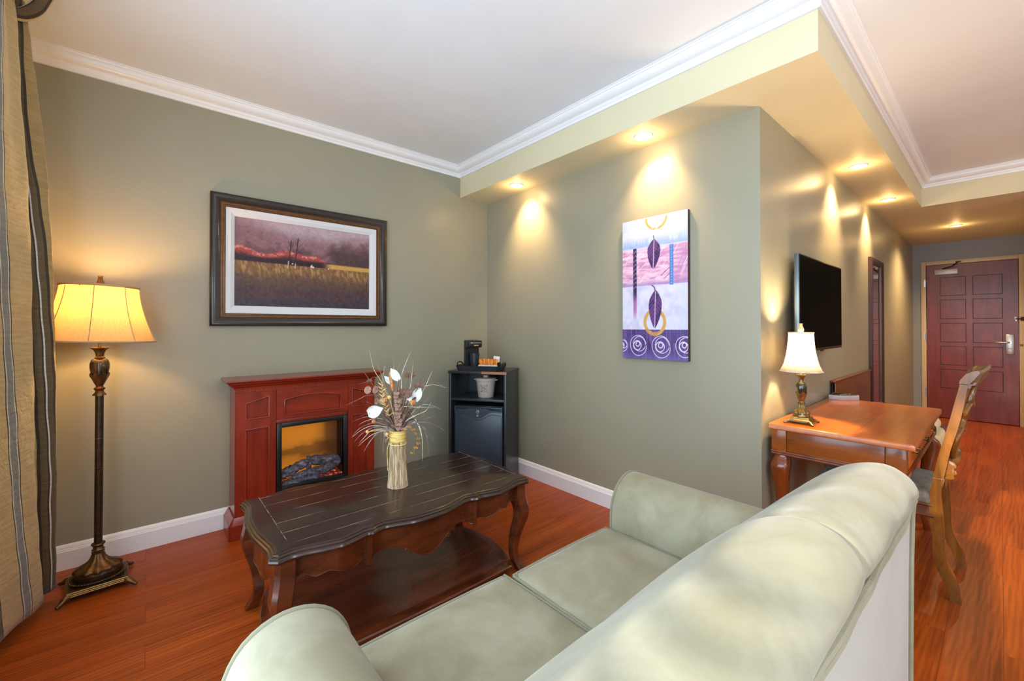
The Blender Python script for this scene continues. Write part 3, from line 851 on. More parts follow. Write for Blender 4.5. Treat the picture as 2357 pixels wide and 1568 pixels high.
# header with its shallow arched panel
bm = BM()
hx0, hx1, hz0, hz1 = 0.600, 1.032, 0.660, 0.862
xs = np.linspace(0.646, 0.984, 9)
arch = [(float(x), 0.800 - 0.022 * ((x - 0.815) / 0.169) ** 2) for x in xs]
inner = [(0.646, 0.686)] + [(float(x), 0.686) for x in xs[1:]] + arch[::-1]
outer = [(hx0, hz0)] + [(float(hx0 + (hx1 - hx0) * k / 8), hz0) for k in range(1, 9)] + [(float(hx1 - (hx1 - hx0) * k / 8), hz1) for k in range(9)]
recess(bm, hx0, hx1, hz0, hz1, inner, PF, 0.012, outer=outer)
hd = obj('header', bm, M_CHERRY_H, t, smooth=False)
bm = BM()
tube(bm, [(x, FYF + 0.001, z) for x, z in inner], 0.0042, 8, closed=True)
obj('panel_bead', bm, M_CHERRY_H, hd)
bm = BM(); box(bm, hx0, hx1, FYF + 0.006, FYF + 0.02, OZ1, 0.658, 0.002); obj('lintel', bm, M_CHERRY_H, t)
bm = BM(); box(bm, hx0, hx1, FYF + 0.002, FYF + 0.02, 0.12, OZ0); obj('bottom_rail', bm, M_CHERRY_H, t)
# mantel with cove and dentils
mp_ = [(0.0, 0.862), (0.004, 0.862), (0.006, 0.872), (0.013, 0.879), (0.021, 0.884), (0.024, 0.890), (0.030, 0.892), (0.036, 0.897), (0.038, 0.905), (0.044, 0.907), (0.047, 0.913), (0.044, 0.921), (0.0, 0.921)]
bm = BM(); sweep_xy(bm, [(FX0, 3.112), (FX0, FYF), (FX1, FYF), (FX1, 3.112)], mp_, side=-1)
box(bm, FX0 - 0.001, FX1 + 0.001, FYF - 0.001, 3.112, 0.862, 0.9208)
mt = obj('mantel_shelf', bm, M_CHERRY_H, t, angle=30)
bm = BM()
nd = 39
for k in range(nd):
    x = FX0 + 0.004 + (FX1 - FX0 - 0.008) * k / nd
    box(bm, x, x + 0.0125, FYF - 0.0075, FYF + 0.004, 0.846, 0.862, 0.001, 1)
box(bm, FX0, FX1, FYF - 0.002, FYF + 0.004, 0.843, 0.864)
obj('dentil_moulding', bm, M_CHERRY_H, mt, smooth=False)
# firebox
bm = BM()
x0, x1, z0, z1 = OX0, OX1, OZ0, OZ1
fw = 0.028
for a in ((x0, x0 + fw, z0, z1), (x1 - fw, x1, z0, z1), (x0 + fw, x1 - fw, z1 - fw, z1), (x0 + fw, x1 - fw, z0, z0 + fw * 1.4)):
    box(bm, a[0], a[1], FYF - 0.004, FYF + 0.02, a[2], a[3], 0.003)
fb = obj('firebox_frame', bm, M_BLACKPL, t)
bm = BM()
ix0, ix1, iz0, iz1 = x0 + 0.02, x1 - 0.02, z0 + 0.03, z1 - 0.02
yb_ = FYF + 0.165
box(bm, ix0 - 0.01, ix0, FYF + 0.016, yb_, iz0, iz1); box(bm, ix1, ix1 + 0.01, FYF + 0.016, yb_, iz0, iz1)
box(bm, ix0 - 0.01, ix1 + 0.01, FYF + 0.016, yb_, iz1, iz1 + 0.01); box(bm, ix0 - 0.01, ix1 + 0.01, FYF + 0.016, yb_, iz0 - 0.01, iz0)
box(bm, ix0 - 0.01, ix1 + 0.01, yb_, yb_ + 0.006, iz0 - 0.01, iz1 + 0.01)
obj('firebox_liner', bm, plain('charcoal_liner', (30, 27, 24), 0.4), t)
# projected flame screen
M_FLAME, nt, b_ = nmat('flame_screen')
v = coords(nt, (1, 1, 1))
sep = nt.nodes.new('ShaderNodeSeparateXYZ'); link(nt, v, sep.inputs[0])
nz = noise(nt, coords(nt, (3.0, 1, 5.0)), 2.0, 3, 0.5, 0.6)
def mth(op, a, b_v):
    n_ = nt.nodes.new('ShaderNodeMath'); n_.operation = op
    for k_, q in enumerate((a, b_v)):
        if isinstance(q, (int, float)): n_.inputs[k_].default_value = q
        else: link(nt, q, n_.inputs[k_])
    return n_.outputs[0]
hgt = mth('ADD', sep.outputs['Z'], mth('MULTIPLY', mth('SUBTRACT', nz, 0.5), 0.10))
zr = ramp(nt, mth('DIVIDE', mth('SUBTRACT', hgt, 0.24), 0.40), [(0.0, (0.9, 0.9, 0.9, 1)), (0.22, (0.75, 0.75, 0.75, 1)), (0.36, (0.16, 0.16, 0.16, 1)), (0.47, (0.20, 0.20, 0.20, 1)), (0.58, (0.9, 0.9, 0.9, 1)), (0.74, (1, 1, 1, 1)), (1.0, (0.35, 0.35, 0.35, 1))])
xr = ramp(nt, mth('ADD', sep.outputs['X'], 0.5), [(0.26, (0.6, 0.6, 0.6, 1)), (0.36, (1, 1, 1, 1)), (0.55, (1, 1, 1, 1)), (0.64, (0.12, 0.12, 0.12, 1)), (0.70, (0.03, 0.03, 0.03, 1))])
st_ = mth('MULTIPLY', zr.outputs[0], xr.outputs[0])
cr = ramp(nt, st_, [(0.0, (0.05, 0.012, 0.0, 1)), (0.4, (0.36, 0.12, 0.006, 1)), (1.0, (0.56, 0.17, 0.008, 1))])
link(nt, cr.outputs[0], b_.inputs['Emission Color'])
b_.inputs['Emission Strength'].default_value = 1.0
b_.inputs['Base Color'].default_value = (0.01, 0.01, 0.01, 1)
bm = BM(); box(bm, ix0, ix1, yb_ - 0.012, yb_ - 0.004, iz0, iz1); obj('flame_screen', bm, M_FLAME, t, smooth=False)
# logs and ember bed
def log_mat():
    m, nt, b = nmat('charred_log')
    n = noise(nt, coords(nt, (30, 60, 60)), 1.0, 5, 0.65, 0.4)
    r = ramp(nt, n, [(0.38, lin((64, 60, 68))), (0.55, lin((124, 118, 130))), (0.75, lin((190, 184, 190)))]); link(nt, r.outputs[0], b.inputs['Base Color'])
    b.inputs['Roughness'].default_value = 0.8
    bump(nt, b, n, 0.8, 0.006)
    return m
M_LOG = log_mat()
M_EMBER, nt, b_ = nmat('ember_bed')
n = noise(nt, coords(nt, (1, 1, 1)), 55, 3)
r = ramp(nt, n, [(0.50, (0.012, 0.008, 0.008, 1)), (0.62, (0.5, 0.04, 0.01, 1)), (0.72, (1.0, 0.22, 0.05, 1))])
link(nt, r.outputs[0], b_.inputs['Emission Color']); b_.inputs['Emission Strength'].default_value = 1.3; b_.inputs['Base Color'].default_value = lin((50, 44, 48))
def log(p0, p1, r0, r1, seed):
    rnd = random.Random(seed)
    pts = []; rs = []
    p0, p1 = Vector(p0), Vector(p1)
    for k in range(12):
        f = k / 11
        p = p0.lerp(p1, f) + Vector((0, rnd.uniform(-.004, .004), rnd.uniform(-.005, .005)))
        pts.append(p); rs.append((r0 + (r1 - r0) * f) * rnd.uniform(0.88, 1.12) * (0.8 if k in (0, 11) else 1))
    bm = BM(); tube(bm, pts, rs, 10)
    for v in bm.verts: v.co += Vector((rnd.uniform(-.003, .003), rnd.uniform(-.003, .003), rnd.uniform(-.004, .004)))
    obj('log', bm, M_LOG, t, angle=80)
yl = FYF + 0.075
log((0.635, yl, 0.288), (0.800, yl + 0.01, 0.350), 0.034, 0.030, 1)
log((0.825, yl + 0.01, 0.352), (1.000, yl, 0.318), 0.030, 0.042, 2)
log((0.700, yl - 0.03, 0.268), (0.960, yl - 0.025, 0.292), 0.026, 0.026, 3)
log((0.640, yl - 0.045, 0.250), (0.860, yl - 0.045, 0.256), 0.020, 0.018, 4)
log((0.800, yl - 0.02, 0.300), (0.815, yl + 0.03, 0.366), 0.014, 0.018, 5)
bm = BM(); box(bm, ix0 + 0.004, ix1 - 0.004, FYF + 0.022, yb_ - 0.02, iz0, iz0 + 0.014, 0.004); obj('ember_bed', bm, M_EMBER, t)
M_FGLASS = clear('firebox_glass', 0.05)
bm = BM(); box(bm, x0 + fw - 0.002, x1 - fw + 0.002, FYF + 0.008, FYF + 0.011, z0 + fw * 1.4 - 0.002, z1 - fw + 0.002); obj('glass', bm, M_FGLASS, fb, smooth=False)

# ------------------------------------------------------------------ corner cabinet with fridge
ca = Vector((1.781, 2.817, 0)); cdir = Vector((0.551, -0.8345, 0)).normalized()
crot = math.atan2(cdir.y, cdir.x)   # local x runs along the front, local y inwards
CWD, CDP, CH = 0.466, 0.36, 0.890
t = thing('minibar_cabinet', 'dark laminate cabinet standing across the room corner', 'cabinet', ca, crot)
bm = BM(); box(bm, -0.004, CWD + 0.004, -0.006, CDP, CH - 0.020, CH, 0.0015); top_o = obj('top', bm, M_BLACKLAM, t, local=True)
bm = BM(); box(bm, 0.272, CWD + 0.0045, -0.0068, -0.004, CH - 0.019, CH - 0.001); obj('chipped_edge', bm, M_RAWEDGE, top_o, local=True, label='bare light brown chipped edge')
for x0 in (0.0, CWD - 0.018):
    bm = BM(); box(bm, x0, x0 + 0.018, 0, CDP, 0, CH - 0.020, 0.001); obj('side_panel', bm, M_BLACKLAM, t, local=True)
bm = BM(); box(bm, 0.018, CWD - 0.018, CDP - 0.012, CDP, 0.06, CH - 0.020); obj('back_panel', bm, M_BLACKLAM, t, local=True)
bm = BM(); box(bm, 0.018, CWD - 0.018, 0.002, CDP - 0.012, 0.660, 0.678, 0.001); obj('shelf', bm, M_BLACKLAM, t, local=True)
bm = BM(); box(bm, 0.018, CWD - 0.018, 0.01, CDP - 0.012, 0.035, 0.053); obj('bottom_panel', bm, M_BLACKLAM, t, local=True)

t = thing('mini_fridge', 'dark grey mini fridge inside the corner cabinet', 'refrigerator', ca, crot)
bm = BM(); box(bm, 0.050, 0.434, 0.045, 0.335, 0.0535, 0.620, 0.006); obj('body', bm, M_BLACKPL, t, local=True)
bm = BM()
# door: slab whose top edge carries the handle scoop
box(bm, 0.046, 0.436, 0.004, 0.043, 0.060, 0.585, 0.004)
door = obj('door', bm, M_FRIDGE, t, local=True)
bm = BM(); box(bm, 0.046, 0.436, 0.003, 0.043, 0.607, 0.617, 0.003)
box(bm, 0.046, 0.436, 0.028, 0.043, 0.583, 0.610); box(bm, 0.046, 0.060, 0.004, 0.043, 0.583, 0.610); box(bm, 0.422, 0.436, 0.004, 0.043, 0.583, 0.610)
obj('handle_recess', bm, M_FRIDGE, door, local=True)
bm = BM()
arc = [(0.120 + 0.242 * k / 20, 0.585 - 0.052 * (0.5 - 0.5 * math.cos(2 * PI * k / 20))) for k in range(21)]
arc = [(0.052, 0.585)] + arc + [(0.430, 0.585)]
poly = arc + [(0.430, 0.5855), (0.41, 0.594), (0.36, 0.594), (0.31, 0.607), (0.18, 0.607), (0.13, 0.594), (0.07, 0.594), (0.052, 0.5855)]
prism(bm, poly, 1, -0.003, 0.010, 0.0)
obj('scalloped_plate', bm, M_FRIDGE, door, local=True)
bm = BM()
arcl = [(0.052, -0.0025, 0.556)] + [(0.120 + 0.242 * k / 20, -0.0025 if 4 < k < 16 else 0.0035, 0.562 - 0.046 * (0.5 - 0.5 * math.cos(2 * PI * k / 20))) for k in range(21)] + [(0.430, -0.0025, 0.556)]
tube(bm, [(x, 0.0035, z) for x, y, z in arcl], 0.0016, 6); tube(bm, [(0.052, 0.0035, 0.556), (0.052, 0.0035, 0.07)], 0.0014, 6); tube(bm, [(0.430, 0.0035, 0.556), (0.430, 0.0035, 0.07)], 0.0014, 6)
obj('door_groove', bm, M_BLACKPL, door, local=True)
for z, rr in ((0.580, 0.014), (0.552, 0.011)):
    bm = BM(); lathe(bm, [(0, 0), (rr, 0), (rr, 0.004), (rr * 0.8, 0.007), (0, 0.007)], 0, 0, 24)
    bm.transform(Matrix.Translation((0.241, -0.003, z)) @ Matrix.Rotation(PI / 2, 4, 'X'))
    k_ = obj('lock' if z > 0.57 else 'lock_button', bm, M_STEEL, door, local=True)
    if z > 0.57:
        bm = BM(); box(bm, 0.2395, 0.2425, -0.0112, -0.0095, 0.573, 0.587); box(bm, 0.234, 0.248, -0.0111, -0.0095, 0.5785, 0.5815); obj('keyway', bm, M_BLACKPL, k_, local=True)

t = thing('ice_bucket', 'pale grey lidded ice bucket with a black shield crest', 'bucket', ca + cdir * 0.262 + Vector((0.8345, 0.551, 0)) * 0.125 + Vector((0, 0, 0.678)), crot)
bm = BM(); lathe(bm, [(0, 0.0), (0.058, 0.0), (0.061, 0.004), (0.076, 0.126), (0.0, 0.126)], 0, 0, 40); bk = obj('body', bm, M_GREYPL, t, local=True)
bm = BM(); lathe(bm, [(0.0, 0.126), (0.080, 0.126), (0.082, 0.130), (0.082, 0.146), (0.078, 0.151), (0.030, 0.155), (0.022, 0.156), (0.022, 0.170), (0.018, 0.174), (0, 0.174)], 0, 0, 40); lid = obj('lid', bm, M_GREYPL, t, local=True)
for s in (-1, 1):
    bm = BM(); box(bm, min(s * 0.078, s * 0.098), max(s * 0.078, s * 0.098), -0.012, 0.012, 0.132, 0.141, 0.003); obj('handle_lug', bm, M_GREYPL, t, local=True)
# printed crest: strokes laid on the cone
def cone(px, pz):
    r_ = 0.061 + (0.076 - 0.061) * (pz - 0.004) / 0.122 + 0.0005
    a = px / r_
    return Vector((r_ * math.sin(a), -r_ * math.cos(a), pz))
def ink(bm, pts, w):
    for (xa, za), (xb, zb) in zip(pts[:-1], pts[1:]):
        d = Vector((xb - xa, zb - za)); L = d.length
        if L < 1e-6: continue
        n_ = Vector((-d.y, d.x)) / L * w / 2; k = max(1, int(L / 0.006)); prev = None
        for i in range(k + 1):
            p = Vector((xa, za)) + d * i / k
            cur = (bm.verts.new(cone(p.x + n_.x, p.y + n_.y)), bm.verts.new(cone(p.x - n_.x, p.y - n_.y)))
            if prev: bm.faces.new((prev[0], prev[1], cur[1], cur[0]))
            prev = cur
bm = BM(); zc = 0.068; xo = 0.009
sh = [(-0.017, 0.022), (-0.012, 0.025), (0, 0.026), (0.012, 0.025), (0.017, 0.022), (0.018, 0.0), (0.016, -0.012), (0.009, -0.020), (0, -0.025), (-0.009, -0.020), (-0.016, -0.012), (-0.018, 0.0), (-0.017, 0.022)]
ink(bm, [(xo + x, zc + z) for x, z in sh], 0.0018)
for s in (-1, 1):
    ink(bm, [(xo + s * -0.029, zc + 0.034), (xo + s * -0.018, zc + 0.023)], 0.0026); ink(bm, [(xo + s * -0.029, zc + 0.034), (xo + s * -0.022, zc + 0.027)], 0.0048)
    ink(bm, [(xo + s * 0.018, zc - 0.013), (xo + s * 0.027, zc - 0.022)], 0.0022)
    ink(bm, [(xo + s * 0.022, zc - 0.023), (xo + s * 0.026, zc - 0.021), (xo + s * 0.028, zc - 0.017)], 0.003)
def let(bm, strokes, ox, oz, s, w):
    for st in strokes: ink(bm, [(ox + x * s, oz + z * s) for x, z in st], w)
Hs = [[(0, 0), (0, 1)], [(0.7, 0), (0.7, 1)], [(0, 0.5), (0.7, 0.5)], [(-0.15, 1), (0.15, 1)], [(0.55, 1), (0.85, 1)], [(-0.15, 0), (0.15, 0)], [(0.55, 0), (0.85, 0)]]
Bs = [[(0, 0), (0, 1), (0.45, 1), (0.6, 0.87), (0.6, 0.65), (0.45, 0.52), (0, 0.52)], [(0.45, 0.52), (0.68, 0.38), (0.68, 0.14), (0.5, 0), (0, 0)]]
let(bm, Hs, xo - 0.0125, zc + 0.004, 0.0125, 0.0015); let(bm, Bs, xo + 0.001, zc - 0.001, 0.0155, 0.0019)
for h_, w_ in ((0.009, 0.007), (0.008, 0.011), (0.009, 0.0145)): ink(bm, [(xo - h_, zc - w_), (xo + h_, zc - w_)], 0.0011)
obj('crest', bm, M_INK, bk, local=True, smooth=False, label='black printed shield crest with two crossed arrows')

nin = Vector((0.8345, 0.551, 0))
tr0 = ca + cdir * 0.228 + nin * 0.115 + Vector((0, 0, CH))
t = thing('serving_tray', 'black serving tray with raised rim on the corner cabinet', 'tray', tr0, crot)
def rr_ring(hx, hy, r, z, n=6):
    out = []
    for cx, cy, a0 in ((hx - r, hy - r, 0), (-hx + r, hy - r, 90), (-hx + r, -hy + r, 180), (hx - r, -hy + r, 270)):
        for k in range(n + 1):
            a = math.radians(a0 + 90 * k / n); out.append((cx + r * math.cos(a), cy + r * math.sin(a), z))
    return out
bm = BM()
loft(bm, [rr_ring(0.165, 0.105, 0.03, 0.0), rr_ring(0.182, 0.118, 0.035, 0.040), rr_ring(0.178, 0.114, 0.033, 0.040), rr_ring(0.162, 0.102, 0.028, 0.004)])
obj('tray_base', bm, M_BLACKLAM, t, local=True)
for s in (-1, 1):
    bm = BM(); tube(bm, crom([(s * 0.178, -0.06, 0.036), (s * 0.186, -0.04, 0.055), (s * 0.188, 0, 0.060), (s * 0.186, 0.04, 0.055), (s * 0.178, 0.06, 0.036)], 16), 0.005, 8)
    obj('tray_handle', bm, M_BLACKLAM, t, local=True)
tf = tr0 + Vector((0, 0, 0.0045))

t = thing('coffee_maker', 'narrow black single cup coffee maker on the tray', 'coffee maker', tf - cdir * 0.084 + nin * 0.012, crot + math.radians(46))
bm = BM()
def D_ring(hw, y0, y1, z, n=10):
    pts = [(-hw, y0, z)]
    for k in range(n + 1):
        a = PI - PI * k / n
        pts.append((hw * math.cos(a), y1 - hw + hw * math.sin(a), z))
    pts.append((hw, y0, z)); return pts
loft(bm, [D_ring(0.058, -0.005, 0.075, 0.006), D_ring(0.058, -0.005, 0.075, 0.225), D_ring(0.052, 0.0, 0.07, 0.231)])
obj('water_tank', bm, M_BLACKPL, t, local=True)
bm = BM(); box(bm, -0.058, 0.058, -0.07, 0.0, 0.172, 0.229, 0.010); hd = obj('brew_head', bm, M_BLACKPL, t, local=True)
bm = BM(); box(bm, -0.044, 0.044, -0.073, -0.069, 0.206, 0.213, 0.001); tube(bm, [(-0.020, -0.075, 0.190), (0.020, -0.075, 0.190)], 0.007, 8); obj('trim_bar', bm, M_CHROME, hd, local=True)
bm = BM(); box(bm, -0.058, 0.058, -0.07, 0.07, 0.0, 0.014, 0.004); obj('drip_base', bm, M_BLACKPL, t, local=True)
bm = BM(); lathe(bm, [(0, 0.016), (0.030, 0.016), (0.038, 0.10), (0.040, 0.128), (0.036, 0.128), (0, 0.12)], 0.006, -0.036, 24); obj('travel_cup', bm, M_BLACKLAM, t, local=True)

t = thing('condiment_box', 'low clear box of coffee packets on the tray', 'box', tf + cdir * 0.084 - nin * 0.050, crot)
M_ACR = clear('clear_acrylic', 0.05, (0.97, 0.98, 0.98, 1))
bm = BM()
for a in ((-0.080, 0.080, -0.048, -0.046), (-0.080, 0.080, 0.046, 0.048), (-0.080, -0.078, -0.046, 0.046), (0.078, 0.080, -0.046, 0.046)): box(bm, a[0], a[1], a[2], a[3], 0.0, 0.062)
box(bm, -0.080, 0.080, -0.048, 0.048, 0, 0.002)
obj('clear_wall', bm, M_ACR, t, local=True, smooth=False)
crt = Matrix.Translation(tf + cdir * 0.084 - nin * 0.050) @ Matrix.Rotation(crot, 4, 'Z')
def packet(name, label, cat, x, y, z, w, h, d, m, tilt, group):
    bm = BM(); rbox(bm, -w / 2, w / 2, -d / 2, d / 2, 0, h, d * 0.42, cuts=5)
    bm.transform(crt @ Matrix.Translation((x, y, z)) @ Matrix.Rotation(tilt, 4, 'Y'))
    o = obj(name, bm, m); tag(o, label, cat, group)
M_ORANGE = plain('orange_foil', (226, 128, 26), 0.3, spec=0.6, var=0.4, vscale=70)
M_PAPER = plain('white_paper', (238, 234, 228), 0.7)
for k in range(7):
    packet('coffee_packet', 'orange foil coffee packet standing in the clear box', 'packet', -0.063 + 0.021 * k, -0.012 + 0.004 * (k % 3), 0.034, 0.026, 0.052 + 0.004 * (k % 2), 0.014, M_ORANGE, (k % 3 - 1) * 0.13, 'orange coffee packets')
for k in range(6):
    packet('sugar_sachet', 'white paper sachet at the front of the clear box', 'sachet', -0.062 + 0.025 * k, -0.035, 0.004, 0.030, 0.040, 0.011, M_PAPER, (k % 2) * 0.08 - 0.04, 'white sachets')
packet('napkin', 'folded white napkin tucked upright behind the orange packets', 'napkin', 0.044, 0.022, 0.030, 0.052, 0.078, 0.008, M_PAPER, 0.12, None)
# ------------------------------------------------------------------ lamps (shared shapes)
def shade_material(name, c, trans, seam_tint=None):
    m, nt, b = nmat(name)
    out = nt.nodes['Material Output']
    nt.nodes.remove(b)
    v = coords(nt, (60, 60, 5))
    n = noise(nt, v, 2.5, 3, 0.7)
    r = ramp(nt, n, [(0.3, tuple(x * 0.86 for x in lin(c)[:3]) + (1,)), (0.6, lin(c))])
    d = nt.nodes.new('ShaderNodeBsdfDiffuse'); t_ = nt.nodes.new('ShaderNodeBsdfTranslucent')
    link(nt, r.outputs[0], d.inputs['Color'])
    mc = nt.nodes.new('ShaderNodeMixRGB'); mc.blend_type = 'MULTIPLY'; mc.inputs[0].default_value = 1
    link(nt, r.outputs[0], mc.inputs[1]); mc.inputs[2].default_value = trans
    link(nt, mc.outputs[0], t_.inputs['Color'])
    mx = nt.nodes.new('ShaderNodeMixShader'); mx.inputs[0].default_value = 0.55
    link(nt, d.outputs[0], mx.inputs[1]); link(nt, t_.outputs[0], mx.inputs[2]); link(nt, mx.outputs[0], out.inputs['Surface'])
    return m

def panel_shade(bm, prof, npan, rot=0.0, sub=6, bow=0.03):
    """Panelled bell shade: n flat-ish panels, single skin."""
    rings = []
    for r_, z in prof:
        ring = []
        for k in range(npan):
            a0 = rot + 2 * PI * k / npan; a1 = rot + 2 * PI * (k + 1) / npan
            p0 = Vector((math.cos(a0), math.sin(a0))) * r_; p1 = Vector((math.cos(a1), math.sin(a1))) * r_
            for s in range(sub):
                f = s / sub; p = p0.lerp(p1, f)
                p = p * (1 + bow * math.sin(PI * f))
                ring.append((p.x, p.y, z))
        rings.append(ring)
    loft(bm, rings, cap=False)
    return rings

def petal(n, amp): return lambda a, z: amp * abs(math.sin(n * a / 2)) - amp * 0.5

# ------------------------------------------------------------------ floor lamp
LX, LY = -0.172, 2.812
t = thing('floor_lamp', 'tall bronze floor lamp with a lit cream bell shade beside the curtain', 'lamp', (LX, LY, 0), math.radians(4))
bm = BM()
hx, hy = 0.108, 0.104
def rect(hx, hy, z): return [(-hx, -hy, z), (hx, -hy, z), (hx, hy, z), (-hx, hy, z)]
loft(bm, [rect(hx - .004, hy - .004, 0.022), rect(hx, hy, 0.025), rect(hx, hy, 0.034), rect(hx - 0.006, hy - 0.006, 0.037), rect(hx - 0.008, hy - 0.008, 0.042), rect(hx - 0.016, hy - 0.016, 0.045)])
base = obj('base_plate', bm, M_BRONZE_DK, t, local=True, angle=20)
bm = BM()
for ins, z in ((0.0035, 0.0362), (0.0085, 0.0425), (0.0005, 0.030)):
    p = [Vector(q) for q in rect(hx - ins, hy - ins, z)]
    tube(bm, p, 0.0022, 6, closed=True)
obj('gilt_line', bm, M_GOLDEDGE, base, local=True)
for sx in (-1, 1):
    for sy in (-1, 1):
        bm = BM()
        tube(bm, crom([(sx * 0.088, sy * 0.084, 0.027), (sx * 0.104, sy * 0.100, 0.026), (sx * 0.118, sy * 0.113, 0.015), (sx * 0.131, sy * 0.124, 0.009)], 10), [0.016, 0.017, 0.016, 0.015, 0.013, 0.0115, 0.010, 0.009, 0.009, 0.006], 10)
        for v in bm.verts: v.co.z = max(v.co.z, 0.0)
        obj('foot', bm, M_BRONZE, t, local=True)
bm = BM(); lathe(bm, [(0.0, 0.045), (0.094, 0.045), (0.097, 0.050), (0.092, 0.055), (0.086, 0.056), (0.090, 0.064), (0.089, 0.078), (0.080, 0.086), (0.0, 0.086)], 0, 0, 48, 1.0, 0.86)
ped = obj('oval_pedestal', bm, M_BRONZE_DK, t, local=True)
bm = BM()
for k in range(52):
    a = 2 * PI * k / 52; bmesh.ops.create_uvsphere(bm, u_segments=8, v_segments=6, radius=0.0042, matrix=Matrix.Translation((0.0955 * math.cos(a), 0.0955 * 0.86 * math.sin(a), 0.052)))
obj('beading', bm, M_BRONZE, ped, local=True)
bm = BM()
def ac(a, z):
    return 0.07 * math.cos(12 * a) * max(0, min(1, (0.17 - z) / 0.09))
lathe(bm, [(0.0, 0.083), (0.079, 0.083), (0.083, 0.089), (0.081, 0.097), (0.070, 0.104), (0.054, 0.112), (0.038, 0.124), (0.028, 0.140), (0.021, 0.160), (0.0, 0.160)], 0, 0, 96, 1.0, 0.88, ac)
obj('acanthus_foot', bm, M_BRONZE, t, local=True, angle=50)
bm = BM(); lathe(bm, [(0.0, 0.158), (0.022, 0.158), (0.024, 0.164), (0.018, 0.168), (0.024, 0.174), (0.019, 0.180), (0.017, 0.188), (0.026, 0.200), (0.024, 0.204), (0.015, 0.206), (0, 0.206)], 0, 0, 40); obj('lower_collar', bm, M_BRONZE, t, local=True)
bm = BM(); lathe(bm, [(0.0145, 0.20), (0.0145, 0.905)], 0, 0, 24, wob=lambda a, z: 0.05 * math.cos(6 * a)); obj('pole', bm, M_BRONZE_DK, t, local=True)
for z in (0.55, 0.56, 0.70):
    bm = BM(); lathe(bm, [(0.0138, z - 0.002), (0.0162, z), (0.0138, z + 0.002)], 0, 0, 24); obj('pole_ring', bm, M_BRONZE, t, local=True)
bm = BM()
lathe(bm, [(0.0, 0.902), (0.024, 0.904), (0.023, 0.909), (0.017, 0.918), (0.015, 0.926), (0.020, 0.934), (0.021, 0.938), (0.014, 0.944), (0.012, 0.950), (0, 0.950)], 0, 0, 48, wob=lambda a, z: 0.06 * math.cos(10 * a) if z < 0.91 else 0)
obj('upper_collar', bm, M_BRONZE, t, local=True)
bm = BM(); lathe(bm, [(0.012, 0.947), (0.020, 0.965), (0.028, 0.985), (0.0325, 1.007), (0.0335, 1.013), (0.030, 1.008)], 0, 0, 64, wob=lambda a, z: 0.05 * abs(math.cos(4 * a)) * (z - 0.947) / 0.066, cap=False)
for v in bm.verts:
    a = math.atan2(v.co.y, v.co.x)
    if v.co.z > 1.0: v.co.z -= 0.012 * (1 - abs(math.sin(4 * a)))
obj('petal_cup', bm, M_BRONZE, t, local=True, angle=60)
bm = BM(); lathe(bm, [(0.0, 0.955), (0.018, 0.966), (0.030, 1.000), (0.0355, 1.035), (0.0355, 1.055), (0.030, 1.072), (0.020, 1.080), (0, 1.081)], 0, 0, 40); obj('urn', bm, M_URN, t, local=True)
bm = BM(); lathe(bm, [(0.0, 1.078), (0.018, 1.080), (0.019, 1.084), (0.014, 1.090), (0.015, 1.104), (0.022, 1.120), (0.035, 1.130), (0.034, 1.133), (0.010, 1.126), (0, 1.126)], 0, 0, 64, wob=lambda a, z: 0.05 * math.cos(12 * a) if z > 1.1 else 0.03 * math.cos(12 * a)); obj('fluted_neck', bm, M_BRONZE, t, local=True)
bm = BM(); lathe(bm, [(0.006, 1.126), (0.006, 1.17), (0.013, 1.175), (0.013, 1.215), (0.0, 1.215)], 0, 0, 16); obj('socket', bm, M_BRASS, t, local=True)
M_LBULB = emit('lamp_bulb', (1.0, 0.78, 0.45, 1), 40)
bm = BM(); lathe(bm, [(0.0, 1.215), (0.012, 1.22), (0.026, 1.245), (0.030, 1.27), (0.026, 1.295), (0.012, 1.312), (0, 1.315)], 0, 0, 20); obj('bulb', bm, M_LBULB, t, local=True)
tilt = Matrix.Translation((0, 0, 1.42)) @ Matrix.Rotation(math.radians(1.6), 4, 'Y') @ Matrix.Translation((0, 0, -1.42))
r_rot = math.radians(-94.7) + PI / 8 - math.radians(4) + PI / 8
M_SHADE = shade_material('cream_silk_shade', (236, 212, 162), (0.36, 0.29, 0.17, 1))
prof = [(0.139, 1.424), (0.143, 1.385), (0.150, 1.345), (0.161, 1.300), (0.176, 1.250), (0.194, 1.200), (0.211, 1.162)]
bm = BM(); panel_shade(bm, prof, 8, r_rot)
bm.transform(tilt); sh_ = obj('lamp_shade', bm, M_SHADE, t, local=True, angle=30)
bm = BM()
M_TRIMB = plain('shade_trim', (190, 158, 112), 0.7)
for k in range(8):
    a = r_rot + 2 * PI * k / 8
    tube(bm, [(math.cos(a) * (r_ + 0.0008), math.sin(a) * (r_ + 0.0008), z) for r_, z in prof], 0.0018, 6)
for r_, z, w_ in ((0.139, 1.423, 0.0055), (0.211, 1.162, 0.004)):
    ring = []
    for k in range(8):
        a0 = r_rot + 2 * PI * k / 8; a1 = a0 + 2 * PI / 8
        for s in range(6):
            f = s / 6; p = Vector((math.cos(a0), math.sin(a0))).lerp(Vector((math.cos(a1), math.sin(a1))), f) * r_ * (1 + 0.03 * math.sin(PI * f)); ring.append((p.x, p.y, z))
    tube(bm, ring, w_, 8, closed=True)
bm.transform(tilt); obj('shade_binding', bm, M_TRIMB, sh_, local=True)
bm = BM()
for k in range(3):
    a = k * 2 * PI / 3; tube(bm, [(0, 0, 1.405), (0.137 * math.cos(a), 0.137 * math.sin(a), 1.418)], 0.002, 6)
for s in (-1, 1): tube(bm, crom([(s * 0.012, 0, 1.18), (s * 0.05, 0, 1.25), (s * 0.045, 0, 1.36), (0, 0, 1.405)], 14), 0.002, 6)
